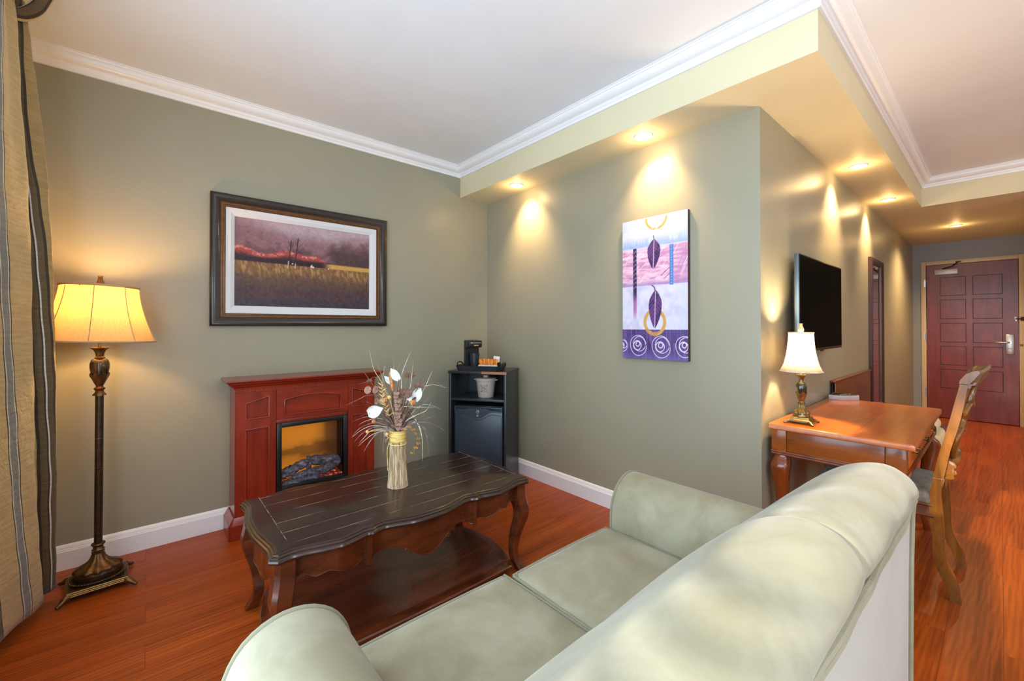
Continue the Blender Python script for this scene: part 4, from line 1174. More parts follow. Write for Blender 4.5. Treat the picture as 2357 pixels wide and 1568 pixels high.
obj('harp', bm, M_BRASS, t, local=True)
bm = BM(); lathe(bm, [(0.0, 1.403), (0.004, 1.405), (0.004, 1.424), (0.012, 1.428), (0.0135, 1.436), (0.0125, 1.445), (0.008, 1.458), (0.0075, 1.470), (0.0095, 1.474), (0, 1.476)], 0, 0, 32, wob=lambda a, z: 0.06 * math.cos(8 * a)); obj('finial', bm, M_BRONZE, t, local=True)
d = bpy.data.lights.new('floor_lamp_light', 'POINT'); d.energy = 18; d.color = (1.0, 0.56, 0.20); d.shadow_soft_size = 0.035
o = bpy.data.objects.new('floor_lamp_light', d); COL.objects.link(o); o.parent = t; o.location = (0, 0, 1.355)

# ------------------------------------------------------------------ coffee table
TX, TY, TZ = 0.895, 1.880, 0.470
t = thing('coffee_table', 'dark espresso coffee table with serpentine top and cabriole legs', 'table', (TX, TY, 0))
fx = [0, .05, .09, .15, .19, .222, .236, .246, .26, .30, .36, .42, .48, .52, .565]
fo = [.034, .033, .027, .005, -.007, -.004, .010, .010, .000, .012, .027, .014, -.004, -.009, .000]
def front_off(x): return interp(abs(x), fx, fo)
ex = [0, .08, .16, .22, .27, .299]
eo = [.012, .010, -.002, -.010, -.006, .0]
HXE, HYE = 0.590, 0.317
def outline():
    pts = []
    xs_ = np.linspace(-0.565, 0.565, 96)
    sm = lambda x: np.mean([front_off(x + q) for q in (-.008, -.004, 0, .004, .008)])
    for x in xs_: pts.append((x, -HYE - sm(x)))
    for y in np.linspace(-0.295, 0.295, 44): pts.append((HXE + interp(abs(y), ex, eo), y))
    for x in xs_[::-1]: pts.append((x, HYE + sm(x)))
    for y in np.linspace(0.295, -0.295, 44): pts.append((-HXE - interp(abs(y), ex, eo), y))
    return pts
OUT = outline()
def offset_poly(P, d):
    n = len(P); res = []
    for i in range(n):
        a = Vector(P[i - 1]); b = Vector(P[i]); c = Vector(P[(i + 1) % n])
        t0 = (b - a); t1 = (c - b)
        tt = (t0.normalized() + t1.normalized())
        if tt.length < 1e-6: tt = t1
        tt.normalize(); nn_ = Vector((tt.y, -tt.x))
        res.append((b.x + nn_.x * d, b.y + nn_.y * d))
    return res
bm = BM()
rings = []
for d_, z in ((-0.020, 0.436), (-0.006, 0.437), (-0.001, 0.441), (0.001, 0.447), (-0.002, 0.453), (-0.008, 0.456), (-0.0085, 0.460), (-0.014, 0.462), (-0.0165, 0.464), (-0.017, 0.467), (-0.023, 0.4695), (-0.026, 0.470)):
    rings.append([(x, y, z) for x, y in offset_poly(OUT, d_)])
loft(bm, rings)
top = obj('tabletop', bm, M_ESPRESSO, t, local=True, angle=28)
# plank grooves, rubbed pale in places
M_GROOVE, nt, b_ = nmat('rubbed_groove')
n = noise(nt, coords(nt, (7, 25, 1)), 1.5, 3, 0.6)
r = ramp(nt, n, [(0.40, lin((34, 22, 17))), (0.60, lin((168, 146, 122)))]); link(nt, r.outputs[0], b_.inputs['Base Color']); b_.inputs['Roughness'].default_value = 0.6
bm = BM()
for y in (-0.244, -0.146, -0.048, 0.058, 0.164, 0.268): box(bm, -0.515, 0.545, y - 0.0009, y + 0.0009, 0.4699, 0.4703)
for x in (-0.516, 0.545): box(bm, x - 0.0011, x + 0.0011, -0.244, 0.284, 0.4699, 0.4703)
obj('plank_groove', bm, M_GROOVE, top, local=True, smooth=False)
ax = [0, .03, .07, .10, .15, .205, .232, .262, .266, .305, .345, .395, .437, .443, .475, .515, .57]
az = [.283, .288, .313, .334, .352, .346, .326, .326, .346, .331, .337, .356, .346, .347, .364, .356, .33]
def apron_front(s):
    bm = BM()
    xs_ = np.linspace(-0.53, 0.53, 160)
    ro, ri = [], []
    rows_o = []
    for x in xs_:
        y = HYE - 0.036 + front_off(x) * 0.9
        zb = interp(abs(x), ax, az)
        rows_o.append((x, y, zb))
    rings = []
    for x, y, zb in rows_o:
        rings.append([(x, s * y, 0.437), (x, s * y, zb), (x, s * (y - 0.016), zb), (x, s * (y - 0.016), 0.437)])
    loft(bm, rings)
    o = obj('apron', bm, M_ESP_SIDE, t, local=True, angle=40)
    for q in (-1, 1):
        bm = BM(); x = q * 0.247; y = HYE - 0.036 + 0.010
        z0 = 0.322
        loft(bm, [[(x - 0.010, s * (y - 0.02), 0.437), (x + 0.010, s * (y - 0.02), 0.437), (x + 0.010, s * (y + 0.008), 0.437), (x - 0.010, s * (y + 0.008), 0.437)],
                  [(x - 0.010, s * (y - 0.02), z0 + 0.01), (x + 0.010, s * (y - 0.02), z0 + 0.01), (x + 0.010, s * (y + 0.008), z0), (x - 0.010, s * (y + 0.008), z0)]])
        obj('apron_key', bm, M_ESP_SIDE, o, local=True, smooth=False)
    bm = BM()
    edge = [(x, s * (y + 0.0005), zb + 0.001) for x, y, zb in rows_o]
    tube(bm, edge, 0.0028, 6)
    for q in (-1, 1):
        c = Vector((q * 0.098, s * (HYE - 0.036 + 0.027), 0.327))
        tube(bm, [c + Vector((q * 0.010 * f * math.cos(a), 0, 0.010 * f * math.sin(a))) for a, f in [(k * 0.5, 1 - k * 0.045) for k in range(15)]], 0.0022, 6)
    obj('carved_edge', bm, M_ESP_SIDE, o, local=True)
def apron_end(s):
    bm = BM(); rings = []; edge = []
    for y in np.linspace(-0.262, 0.262, 70):
        x = HXE - 0.034 + interp(abs(y), ex, eo)
        zb = 0.335 - 0.045 * math.cos(y / 0.262 * PI / 2) ** 2 + 0.018 * math.cos(y / 0.262 * PI * 3) * 0.5
        rings.append([(s * x, y, 0.437), (s * x, y, zb), (s * (x - 0.016), y, zb), (s * (x - 0.016), y, 0.437)]); edge.append((s * x, y, zb + 0.001))
    loft(bm, rings)
    o = obj('apron', bm, M_ESP_SIDE, t, local=True, angle=40)
    bm = BM(); tube(bm, edge, 0.0026, 6); obj('carved_edge', bm, M_ESP_SIDE, o, local=True)
for s in (-1, 1): apron_front(s); apron_end(s)
def cab_leg(cx, cy, sx, sy, spec, ztop, m, parent, name='leg', chamf=0.3):
    """Cabriole leg. spec rows: (z, outward offset on the diagonal, half width)."""
    bm = BM(); rings = []
    zs = [q[0] for q in spec][::-1]; of = [q[1] for q in spec][::-1]; hw = [q[2] for q in spec][::-1]
    P = crom([(spec[k][0], spec[k][1], spec[k][2]) for k in range(len(spec))], 40)
    for p in P:
        z, o_, h = p.x, p.y, p.z
        c = chamf * h
        ox, oy = cx + sx * o_, cy + sy * o_
        loc = [(-h, -h), (h - 0.0, -h), (h, h - c * 1.6), (h - c * 1.6, h), (-h, h)]
        loc = [(-h, -h), (h - c * 0.4, -h), (h, -h + c * 0.4), (h, h - c * 1.5), (h - c * 1.5, h), (-h + c * 0.4, h), (-h, h - c * 0.4)]
        ring = [(ox + sx * a, oy + sy * b, z) for a, b in loc]
        rings.append(ring)
    loft(bm, rings)
    return obj(name, bm, m, parent, local=True, angle=40)
for sx in (-1, 1):
    for sy in (-1, 1):
        cab_leg(sx * 0.535, sy * 0.268, sx, sy, [(0.437, 0.002, 0.032), (0.395, 0.002, 0.032), (0.350, 0.007, 0.033), (0.300, 0.016, 0.032), (0.25, 0.010, 0.029), (0.18, -0.006, 0.024), (0.10, -0.014, 0.0195), (0.05, -0.008, 0.019), (0.02, 0.004, 0.021), (0.0, 0.012, 0.022)], 0.437, M_ESP_SIDE, t)
bm = BM()
pts = []
for x in np.linspace(-0.47, 0.47, 40): pts.append((x, -0.300 - 0.012 * math.cos(x / 0.47 * PI / 2)))
for y in np.linspace(-0.27, 0.27, 30): pts.append((0.490 + 0.062 * math.cos(y / 0.27 * PI / 2), y))
for x in np.linspace(0.47, -0.47, 40): pts.append((x, 0.300 + 0.012 * math.cos(x / 0.47 * PI / 2)))
for y in np.linspace(0.27, -0.27, 30): pts.append((-0.490 - 0.062 * math.cos(y / 0.27 * PI / 2), y))
loft(bm, [[(x, y, z) for x, y in offset_poly(pts, d_)] for d_, z in ((-0.006, 0.036), (0.0, 0.039), (0.001, 0.052), (-0.004, 0.057), (-0.045, 0.062), (-0.048, 0.0615))])
obj('lower_shelf', bm, M_ESP_SIDE, t, local=True, angle=30)

# ------------------------------------------------------------------ vase with dried flowers
VX, VY = 0.908, 1.886
t = thing('vase', 'round vase of upright twigs tied with yellow raffia on the coffee table', 'vase', (VX, VY, TZ + 0.0004))
bm = BM(); lathe(bm, [(0, 0.001), (0.038, 0.001), (0.034, 0.10), (0.030, 0.262), (0.026, 0.262), (0.028, 0.02), (0, 0.02)], 0, 0, 32, cap=False); obj('inner_liner', bm, plain('dark_vase_liner', (52, 38, 30), 0.8), t, local=True)
M_TWIG, nt, b_ = nmat('twig_bark')
n = noise(nt, coords(nt, (80, 80, 9)), 1.2, 3); r = ramp(nt, n, [(0.35, lin((146, 114, 82))), (0.6, lin((212, 186, 150)))]); link(nt, r.outputs[0], b_.inputs['Base Color']); b_.inputs['Roughness'].default_value = 0.7
rnd = random.Random(2)
for k in range(30):
    a = 2 * PI * k / 30 + rnd.uniform(-.02, .02); bm = BM()
    pts = [((0.0425 - 0.010 * f + 0.003 * max(0, 0.12 - f) * 8) * math.cos(a + 0.03 * f * rnd.uniform(-1, 1)), (0.0425 - 0.010 * f + 0.003 * max(0, 0.12 - f) * 8) * math.sin(a), 0.001 + f * (0.245 + rnd.uniform(-.004, .008))) for f in np.linspace(0, 1, 8)]
    tube(bm, pts, [0.0044, 0.0040, 0.0038, 0.0036, 0.0034, 0.0032, 0.0030, 0.0028], 7)
    obj('twig', bm, M_TWIG, t, local=True)
M_RAF, nt, b_ = nmat('yellow_raffia')
n = noise(nt, coords(nt, (6, 6, 160)), 2.0, 3); r = ramp(nt, n, [(0.35, lin((196, 150, 66))), (0.6, lin((236, 204, 122)))]); link(nt, r.outputs[0], b_.inputs['Base Color']); b_.inputs['Roughness'].default_value = 0.55
bm = BM()
lathe(bm, [(0.0365, 0.214), (0.0395, 0.220), (0.0385, 0.232), (0.0395, 0.244), (0.0385, 0.256), (0.0395, 0.262), (0.036, 0.266), (0.033, 0.262), (0.033, 0.216)], 0, 0, 48, wob=lambda a, z: 0.02 * math.sin(5 * a + 300 * z), cap=False)
tube(bm, [(0.0395 * math.cos(a), 0.0395 * math.sin(a), 0.205 + 0.003 * math.sin(a)) for a in np.linspace(0, 2 * PI, 40)[:-1]], 0.0028, 6, closed=True)
rv = Vector((math.sin(YAW), -math.cos(YAW), 0)); dv = Vector((math.cos(YAW), math.sin(YAW), 0))
for pts in ([(-0.036, -0.01, 0.215), (-0.045, -0.02, 0.18), (-0.044, -0.018, 0.12), (-0.041, -0.022, 0.08)], [(-0.036, -0.01, 0.24), (-0.055, -0.012, 0.262), (-0.062, -0.01, 0.252), (-0.040, -0.015, 0.235)], [(-0.036, -0.01, 0.235), (-0.052, -0.02, 0.225), (-0.050, -0.02, 0.214)]):
    tube(bm, crom([rv * a + dv * b_2 + Vector((0, 0, z)) for a, b_2, z in pts], 18), 0.0032, 6, flat=0.4)
obj('raffia_tie', bm, M_RAF, t, local=True)

t = thing('dried_flowers', 'dried bouquet of grasses, white calla lilies and eucalyptus in the twig vase', 'bouquet', (VX, VY, TZ + 0.262))
SCL = 0.00045
def B(x, y, dep=0.0):
    """Bouquet space: x to the right, y up (in tall-picture units), dep away."""
    return rv * ((x - 350) * SCL) + dv * dep + Vector((0, 0, (870 - y) * SCL))
rnd = random.Random(9)
def leafmat(name, a, b_c, rough=0.6): 
    m, nt, b = nmat(name); n = noise(nt, coords(nt, (1, 1, 1)), 60, 3); r = ramp(nt, n, [(0.35, lin(a)), (0.65, lin(b_c))]); link(nt, r.outputs[0], b.inputs['Base Color']); b.inputs['Roughness'].default_value = rough; return m
M_GR_MAUVE = leafmat('mauve_grass', (88, 70, 68), (146, 128, 124)); M_GR_TAN = leafmat('tan_grass', (160, 138, 104), (206, 188, 152)); M_GR_PALE = leafmat('pale_grass', (184, 170, 146), (220, 210, 190))
M_EUC = leafmat('brown_eucalyptus', (80, 48, 38), (124, 86, 70)); M_EUCP = leafmat('pink_eucalyptus', (118, 82, 68), (172, 134, 114)); M_LILY = leafmat('white_lily', (206, 206, 196), (232, 232, 224)); M_DKLEAF = leafmat('dark_plum_leaf', (58, 38, 40), (96, 68, 66))
M_GOLDLEAF = leafmat('golden_leaf', (150, 104, 52), (196, 150, 84)); M_WHEAT = leafmat('wheat', (214, 168, 92), (238, 206, 140)); M_BUD = leafmat('orange_bud', (176, 106, 62), (206, 142, 92)); M_STEM = leafmat('brown_stem', (96, 70, 52), (130, 100, 76))
def blade(bm, pts, w, prof=(0.35, 0.75, 1.0, 0.95, 0.85, 0.7, 0.5, 0.25, 0.02)):
    P = crom(pts, 22); rings = []
    for i, p in enumerate(P):
        tng = (P[min(i + 1, 21)] - P[max(i - 1, 0)]).normalized()
        side = tng.cross(dv * 0.8 + Vector((0, 0, 0.35)) + rv * 0.2)
        if side.length < 1e-4: side = rv.copy()
        side.normalize(); nrm = side.cross(tng).normalized()
        ww = w * interp(i / 21, np.linspace(0, 1, len(prof)), prof) + 0.0003
        rings.append([p + side * ww, p + nrm * ww * 0.35 + nrm * 0.0004, p - side * ww, p + nrm * ww * 0.15 - nrm * 0.0004])
    loft(bm, rings)
def one_blade(pts, w, m, dep=None, name='grass_blade'):
    d_ = rnd.uniform(-0.07, 0.05) if dep is None else dep
    n_ = len(pts); bm = BM()
    blade(bm, [B(x, y, d_ * (k / (n_ - 1)) ** 1.3) for k, (x, y) in enumerate(pts)], w)
    obj(name, bm, m, t, local=True, angle=60)
R0 = (350, 900)
M_, T_, P_ = M_GR_MAUVE, M_GR_TAN, M_GR_PALE
for pts, w, m in (
    ([R0, (270, 800), (120, 775), (-40, 830), (-125, 920)], 5.5, M_), ([R0, (280, 815), (120, 820), (-10, 880), (-105, 985)], 5, M_),
    ([R0, (270, 830), (150, 880), (80, 960), (28, 1060)], 5.5, M_), ([R0, (290, 790), (200, 810), (160, 900), (152, 1042)], 5.5, M_), ([R0, (300, 820), (250, 830), (232, 940), (240, 1068)], 5, M_),
    ([R0, (280, 790), (150, 720), (0, 720), (-130, 770)], 3.5, M_), ([R0, (270, 780), (130, 740), (-20, 780), (-100, 830)], 3, P_), ([R0, (260, 830), (100, 800), (-10, 840), (-90, 905)], 3, P_),
    ([R0, (250, 850), (80, 860), (0, 930), (-60, 1000)], 3, P_), ([R0, (270, 760), (140, 690), (10, 690), (-60, 720)], 3, M_), ([R0, (230, 860), (100, 890), (-20, 990)], 2.6, P_),
    ([R0, (450, 810), (600, 770), (740, 790), (860, 858)], 4.5, M_), ([R0, (470, 820), (580, 800), (650, 920), (672, 1122)], 5.5, M_), ([R0, (480, 800), (560, 780), (610, 930), (622, 1175)], 3.6, P_),
    ([R0, (450, 820), (560, 760), (650, 740), (750, 715)], 3.2, M_), ([R0, (480, 830), (600, 800), (690, 870), (750, 945)], 3, M_), ([R0, (440, 760), (560, 690), (660, 640), (720, 550)], 2.6, P_),
    ([R0, (300, 700), (400, 605), (560, 600), (780, 592)], 3.8, P_), ([R0, (330, 690), (420, 600), (500, 690), (560, 780), (600, 900)], 3.2, P_), ([R0, (480, 700), (600, 600), (700, 610), (785, 655)], 2.4, P_),
    ([R0, (460, 740), (560, 620), (640, 560), (705, 480)], 2.4, M_), ([R0, (420, 700), (540, 560), (620, 430), (705, 235)], 3.0, P_), ([R0, (440, 640), (560, 430), (720, 375), (875, 405)], 2.0, P_), ([R0, (450, 650), (580, 440), (700, 385), (835, 390)], 2.0, T_),
    ([R0, (290, 640), (210, 380), (120, 200), (88, -10)], 4.2, T_), ([R0, (390, 560), (395, 300), (440, 160), (503, 25)], 3.0, P_), ([R0, (340, 560), (310, 300), (290, 95)], 2.4, T_), ([R0, (370, 560), (330, 260), (370, 145)], 2.4, T_),
    ([R0, (430, 600), (490, 380), (522, 120)], 2.0, P_), ([R0, (300, 620), (220, 330), (175, 155)], 3.0, T_), ([R0, (300, 640), (200, 440), (225, 175), (260, 215)], 2.4, T_), ([R0, (270, 640), (180, 500), (50, 480), (-60, 530), (-168, 580)], 3.2, M_EUCP),
    ([R0, (240, 700), (120, 590), (30, 540)], 2.0, M_EUCP), ([R0, (260, 640), (150, 480), (70, 400), (10, 460)], 2.0, M_EUCP), ([R0, (250, 620), (130, 300), (60, 330), (-40, 360)], 1.8, M_EUCP),
    ([R0, (320, 700), (280, 520), (250, 420)], 4.0, M_STEM), ([R0, (330, 650), (320, 480), (300, 380)], 4.0, M_STEM), ([R0, (310, 700), (250, 620), (240, 560)], 4.5, M_DKLEAF), ([R0, (440, 780), (540, 720), (600, 620), (615, 520)], 6, M_DKLEAF),
    ([R0, (440, 800), (500, 700), (560, 660)], 6, M_DKLEAF), ([R0, (420, 760), (470, 620), (480, 520)], 6, M_DKLEAF), ([R0, (290, 790), (230, 720), (200, 680), (170, 640)], 6, M_DKLEAF), ([R0, (250, 810), (190, 760), (150, 690), (138, 600)], 6, M_GR_MAUVE),
    ([R0, (400, 720), (430, 560), (430, 450)], 5, M_STEM), ([R0, (300, 790), (270, 700), (262, 600)], 6, M_DKLEAF), ([R0, (370, 700), (350, 520), (330, 420)], 6, M_STEM), ([R0, (460, 820), (540, 780), (590, 740), (640, 680)], 4, M_)):
    one_blade(pts, w * 0.00066, m)
for k in range(18):
    ang = rnd.uniform(-1, 1); tip = (350 + ang * 210, rnd.uniform(470, 690) + abs(ang) * 60)
    one_blade([R0, (350 + ang * 60, 790), (350 + ang * 150, 680), tip], rnd.uniform(3.2, 5.5) * 0.00066, (M_DKLEAF, M_STEM, M_GR_MAUVE)[k % 3])
# calla lilies: a curled spathe
def lily(x, y, ang, L, wd, dep, tip=0.0):
    bm = BM(); c = B(x, y, dep); a = math.radians(ang)
    ax_ = rv * math.cos(a) + Vector((0, 0, math.sin(a))); sd = rv * -math.sin(a) + Vector((0, 0, math.cos(a)))
    rings = []
    for k in range(17):
        f = k / 16
        half = wd * math.sin(PI * min(1, 0.12 + f * 0.88)) ** 0.7 * (1 if f < 0.6 else 1 - 0.6 * ((f - 0.6) / 0.4) ** 2)
        row = []
        for j in range(13):
            s = (j / 12) * 2 - 1
            row.append(c + ax_ * (L * (f - 0.5)) + sd * (half * math.sin(s * 1.35)) - dv * (half * 0.7 * (1 - math.cos(s * 1.35)) - 0.004 * f))
        rings.append(row)
    rs = loft(bm, rings, cap=False, closed=False)
    bmesh.ops.solidify(bm, geom=list(bm.faces), thickness=0.0012)
    o = obj('calla_lily', bm, M_LILY, t, local=True, angle=60)
    bm = BM(); tube(bm, crom([B(350, 880, 0), B((x + 350) / 2, (y + 880) / 2 + 40, dep * 0.5), c - ax_ * L * 0.42], 14), 0.0022, 6); obj('stem', bm, M_STEM, o, local=True)
lily(335, 258, 128, 0.070, 0.021, -0.03); lily(165, 622, 20, 0.074, 0.029, -0.075); lily(245, 325, 138, 0.056, 0.014, 0.0); lily(565, 470, 70, 0.075, 0.024, -0.01); lily(492, 500, 60, 0.034, 0.015, -0.03)
# eucalyptus: paired round leaves on a stem
def euc(pts, n, r0, r1, m, dep, name='eucalyptus_stem', spread=1.0, root=True):
    k_ = len(pts); P = crom([B(x, y, dep * (i / max(1, k_ - 1))) for i, (x, y) in enumerate(pts)], 40)
    bm = BM(); tube(bm, P, 0.0014, 6); st = obj(name, bm, M_STEM, t, local=True)
    for i in range(n):
        f = (i + 0.6) / n; p = P[min(39, int(f * 39))]; tn = (P[min(39, int(f * 39) + 1)] - P[max(0, int(f * 39) - 1)]).normalized()
        rr = r0 + (r1 - r0) * f
        for s in (-1, 1):
            ph = i * 1.9 + (0 if s > 0 else PI)
            out = (rv * math.cos(ph) * 1.0 - dv * (0.5 + 0.5 * math.sin(ph)) * 0.9).normalized()
            c = p + out * rr * 0.8 * spread + tn * rr * 0.15
            nn_ = (tn * 0.55 - dv * 0.75 + out * rnd.uniform(-.3, .3)).normalized()
            u_ = nn_.orthogonal().normalized(); v_ = nn_.cross(u_); bm = BM()
            cen = bm.verts.new(c - nn_ * rr * 0.10); cen2 = bm.verts.new(c - nn_ * rr * 0.10 - nn_ * 0.0008); ring = []; ring2 = []
            for q in range(14):
                a = 2 * PI * q / 14; w_ = rr * (0.95 + 0.06 * math.cos(2 * a))
                ring.append(bm.verts.new(c + u_ * w_ * math.cos(a) + v_ * w_ * math.sin(a))); ring2.append(bm.verts.new(c + u_ * w_ * math.cos(a) + v_ * w_ * math.sin(a) - nn_ * 0.0008))
            for q in range(14):
                q2 = (q + 1) % 14
                bm.faces.new((cen, ring[q], ring[q2])); bm.faces.new((cen2, ring2[q2], ring2[q])); bm.faces.new((ring[q], ring2[q], ring2[q2], ring[q2]))
            obj('leaf', bm, m, st, local=True, angle=50)
euc([(375, 890), (370, 760), (372, 600), (365, 430)], 11, 0.0125, 0.009, M_EUCP, -0.055)
euc([(350, 880), (240, 640), (130, 470), (80, 370)], 4, 0.008, 0.021, M_EUCP, -0.05, spread=1.2)
euc([(360, 880), (430, 520), (455, 330), (510, 215)], 4, 0.010, 0.016, M_EUC, 0.0, spread=1.1)
euc([(360, 880), (500, 520), (560, 420), (600, 325)], 4, 0.012, 0.014, M_EUC, -0.02)
euc([(360, 880), (400, 600), (440, 470), (470, 400)], 3, 0.018, 0.026, M_EUC, -0.04, spread=0.8)
euc([(350, 880), (180, 520), (60, 330), (5, 240)], 3, 0.006, 0.010, M_EUC, -0.02)
euc([(370, 880), (480, 820), (545, 870), (590, 960), (520, 1085)], 9, 0.006, 0.0075, M_GOLDLEAF, -0.05, 'golden_sprig')
# wheat, cattail and buds
bm = BM(); P = crom([B(350, 880, 0), B(280, 700, -0.03), B(230, 520, -0.05), B(215, 350, -0.05)], 30); tube(bm, P, 0.0013, 6); st = obj('wheat_stem', bm, M_STEM, t, local=True)
bm = BM()
for k in range(26):
    p = P[11 + int(k * 18 / 26)]; a = k * 2.4; out = (rv * math.cos(a) - dv * abs(math.sin(a)) + Vector((0, 0, 0.75))).normalized()
    tube(bm, [p, p + out * 0.009, p + out * 0.026], [0.0022, 0.0030, 0.0004], 6)
obj('wheat_ear', bm, M_WHEAT, st, local=True)
bm = BM(); tube(bm, crom([B(345, 880), B(310, 560, -0.01), B(300, 440, -0.015)], 12), 0.002, 6); st = obj('cattail_stem', bm, M_STEM, t, local=True)
bm = BM(); tube(bm, crom([B(305, 440, -0.015), B(292, 330, -0.018), B(276, 235, -0.02)], 12), [0.004, 0.0075] + [0.0095] * 8 + [0.007, 0.002], 10); obj('cattail', bm, M_BUD, st, local=True)
for x, y, r_, m in ((535, 550, 0.0125, M_BUD), (222, 370, 0.007, M_BUD), (290, 495, 0.009, M_WHEAT), (62, 850, 0.007, M_WHEAT), (265, 875, 0.007, M_WHEAT), (130, 745, 0.010, M_BUD), (250, 520, 0.010, M_BUD)):
    bm = BM(); lathe(bm, [(0, -r_), (r_ * 0.7, -r_ * 0.7), (r_, 0), (r_ * 0.85, r_ * 0.7), (r_ * 0.3, r_ * 1.1), (0, r_ * 1.1)], 0, 0, 20, wob=lambda a, z: 0.12 * math.cos(6 * a))
    bm.transform(Matrix.Translation(B(x, y, -0.05))); tube(bm, crom([B(350, 880, 0), B((x + 350) / 2, (y + 880) / 2 - 20, -0.03), B(x, y, -0.05)], 10), 0.0012, 5)
    obj('seed_head', bm, m, t, local=True)
# ------------------------------------------------------------------ sofa
t = thing('sofa', 'celadon green velvet loveseat with rolled cushion back in the foreground', 'sofa', (0.86, 0.6, 0))
SX0, SX1 = 0.105, 1.620
bm = BM(); box(bm, SX0 + 0.03, SX1 - 0.03, 0.20, 0.985, 0.06, 0.335, 0.012); obj('base', bm, M_SOFA, t)
for x in (SX0 + 0.08, SX1 - 0.08):
    for y in (0.26, 0.93):
        bm = BM(); lathe(bm, [(0, 0), (0.018, 0), (0.026, 0.06), (0, 0.06)], x, y, 20); obj('foot', bm, M_ESP_SIDE, t)
M_PIPE = fabric('celadon_piping', (138, 134, 112), 0.05, 9, 0.3)
def arm(xi, s, top, y1, name='arm'):
    """xi: inner face, s: outward direction."""
    prof_ = [(0.0, 0.10), (0.0, 0.46), (0.002, 0.515), (0.014, 0.565), (0.040, 0.607), (0.078, 0.634), (0.122, 0.645), (0.165, 0.640), (0.205, 0.618), (0.232, 0.580), (0.245, 0.53), (0.247, 0.47), (0.244, 0.10)]
    P = crom(prof_, 64)
    base = [(p.x, p.y + (top - 0.645) * min(1, max(0, (p.y - 0.3) / 0.3))) for p in P]
    cx_, cz_ = 0.123, 0.40
    bm = BM(); rings = []
    for y, sc in ((0.19, 0.97), (0.22, 1.0), (0.5, 1.0), (0.8, 1.0), (y1 - 0.030, 1.0), (y1 - 0.016, 1.0), (y1 - 0.006, 0.985), (y1 - 0.001, 0.95), (y1, 0.90)):
        rings.append([(xi + s * (cx_ + (a - cx_) * sc), y, cz_ + (z - cz_) * sc if z > 0.2 else z) for a, z in base])
    loft(bm, rings)
    o = obj(name, bm, M_SOFA, t, angle=60)
    bm = BM()
    tube(bm, [(xi + s * (cx_ + (a - cx_) * 1.003), y1 - 0.011, cz_ + (z - cz_) * 1.003 if z > 0.2 else z) for a, z in base], 0.0048, 8)
    obj('piping', bm, M_PIPE, o)
arm(0.350, -1, 0.648, 0.965); arm(1.375, 1, 0.634, 1.012)
def seat(x0, x1, y0, y1):
    bm = BM(); rbox(bm, x0, x1, y0, y1, 0.318, 0.448, 0.024, crown=0.020, cuts=18, puff=0.006)
    o = obj('seat_cushion', bm, M_SOFA, t, angle=180)
    r_ = 0.035; ring = []
    for cx, cy, a0 in ((x1 - r_, y1 - r_, 0), (x0 + r_, y1 - r_, 90), (x0 + r_, y0 + r_, 180), (x1 - r_, y0 + r_, 270)):
        for k in range(9):
            a = math.radians(a0 + 90 * k / 8); ring.append((cx + (r_ - 0.005) * math.cos(a), cy + (r_ - 0.005) * math.sin(a)))
    for z in (0.438, 0.328):
        bm = BM(); dense = crom([(x, y, z) for x, y in ring], 120, closed=True)
        pts = []
        for p in dense:
            fxx = 1 - ((p.x - (x0 + x1) / 2) / ((x1 - x0) / 2)) ** 2; fyy = 1 - ((p.y - (y0 + y1) / 2) / ((y1 - y0) / 2)) ** 2
            ex_ = 0.005 * max(0, fyy) if abs(p.x - (x0 + x1) / 2) > (x1 - x0) / 2 - 0.01 else 0
            ey_ = 0.005 * max(0, fxx) if abs(p.y - (y0 + y1) / 2) > (y1 - y0) / 2 - 0.01 else 0
            pts.append((p.x + math.copysign(ex_, p.x - (x0 + x1) / 2), p.y + math.copysign(ey_, p.y - (y0 + y1) / 2), z + (0.003 if z > 0.4 else 0)))
        tube(bm, pts, 0.0050, 8, closed=True); obj('piping', bm, M_PIPE, o)
seat(0.357, 0.866, 0.46, 1.035); seat(0.876, 1.368, 0.46, 1.020)
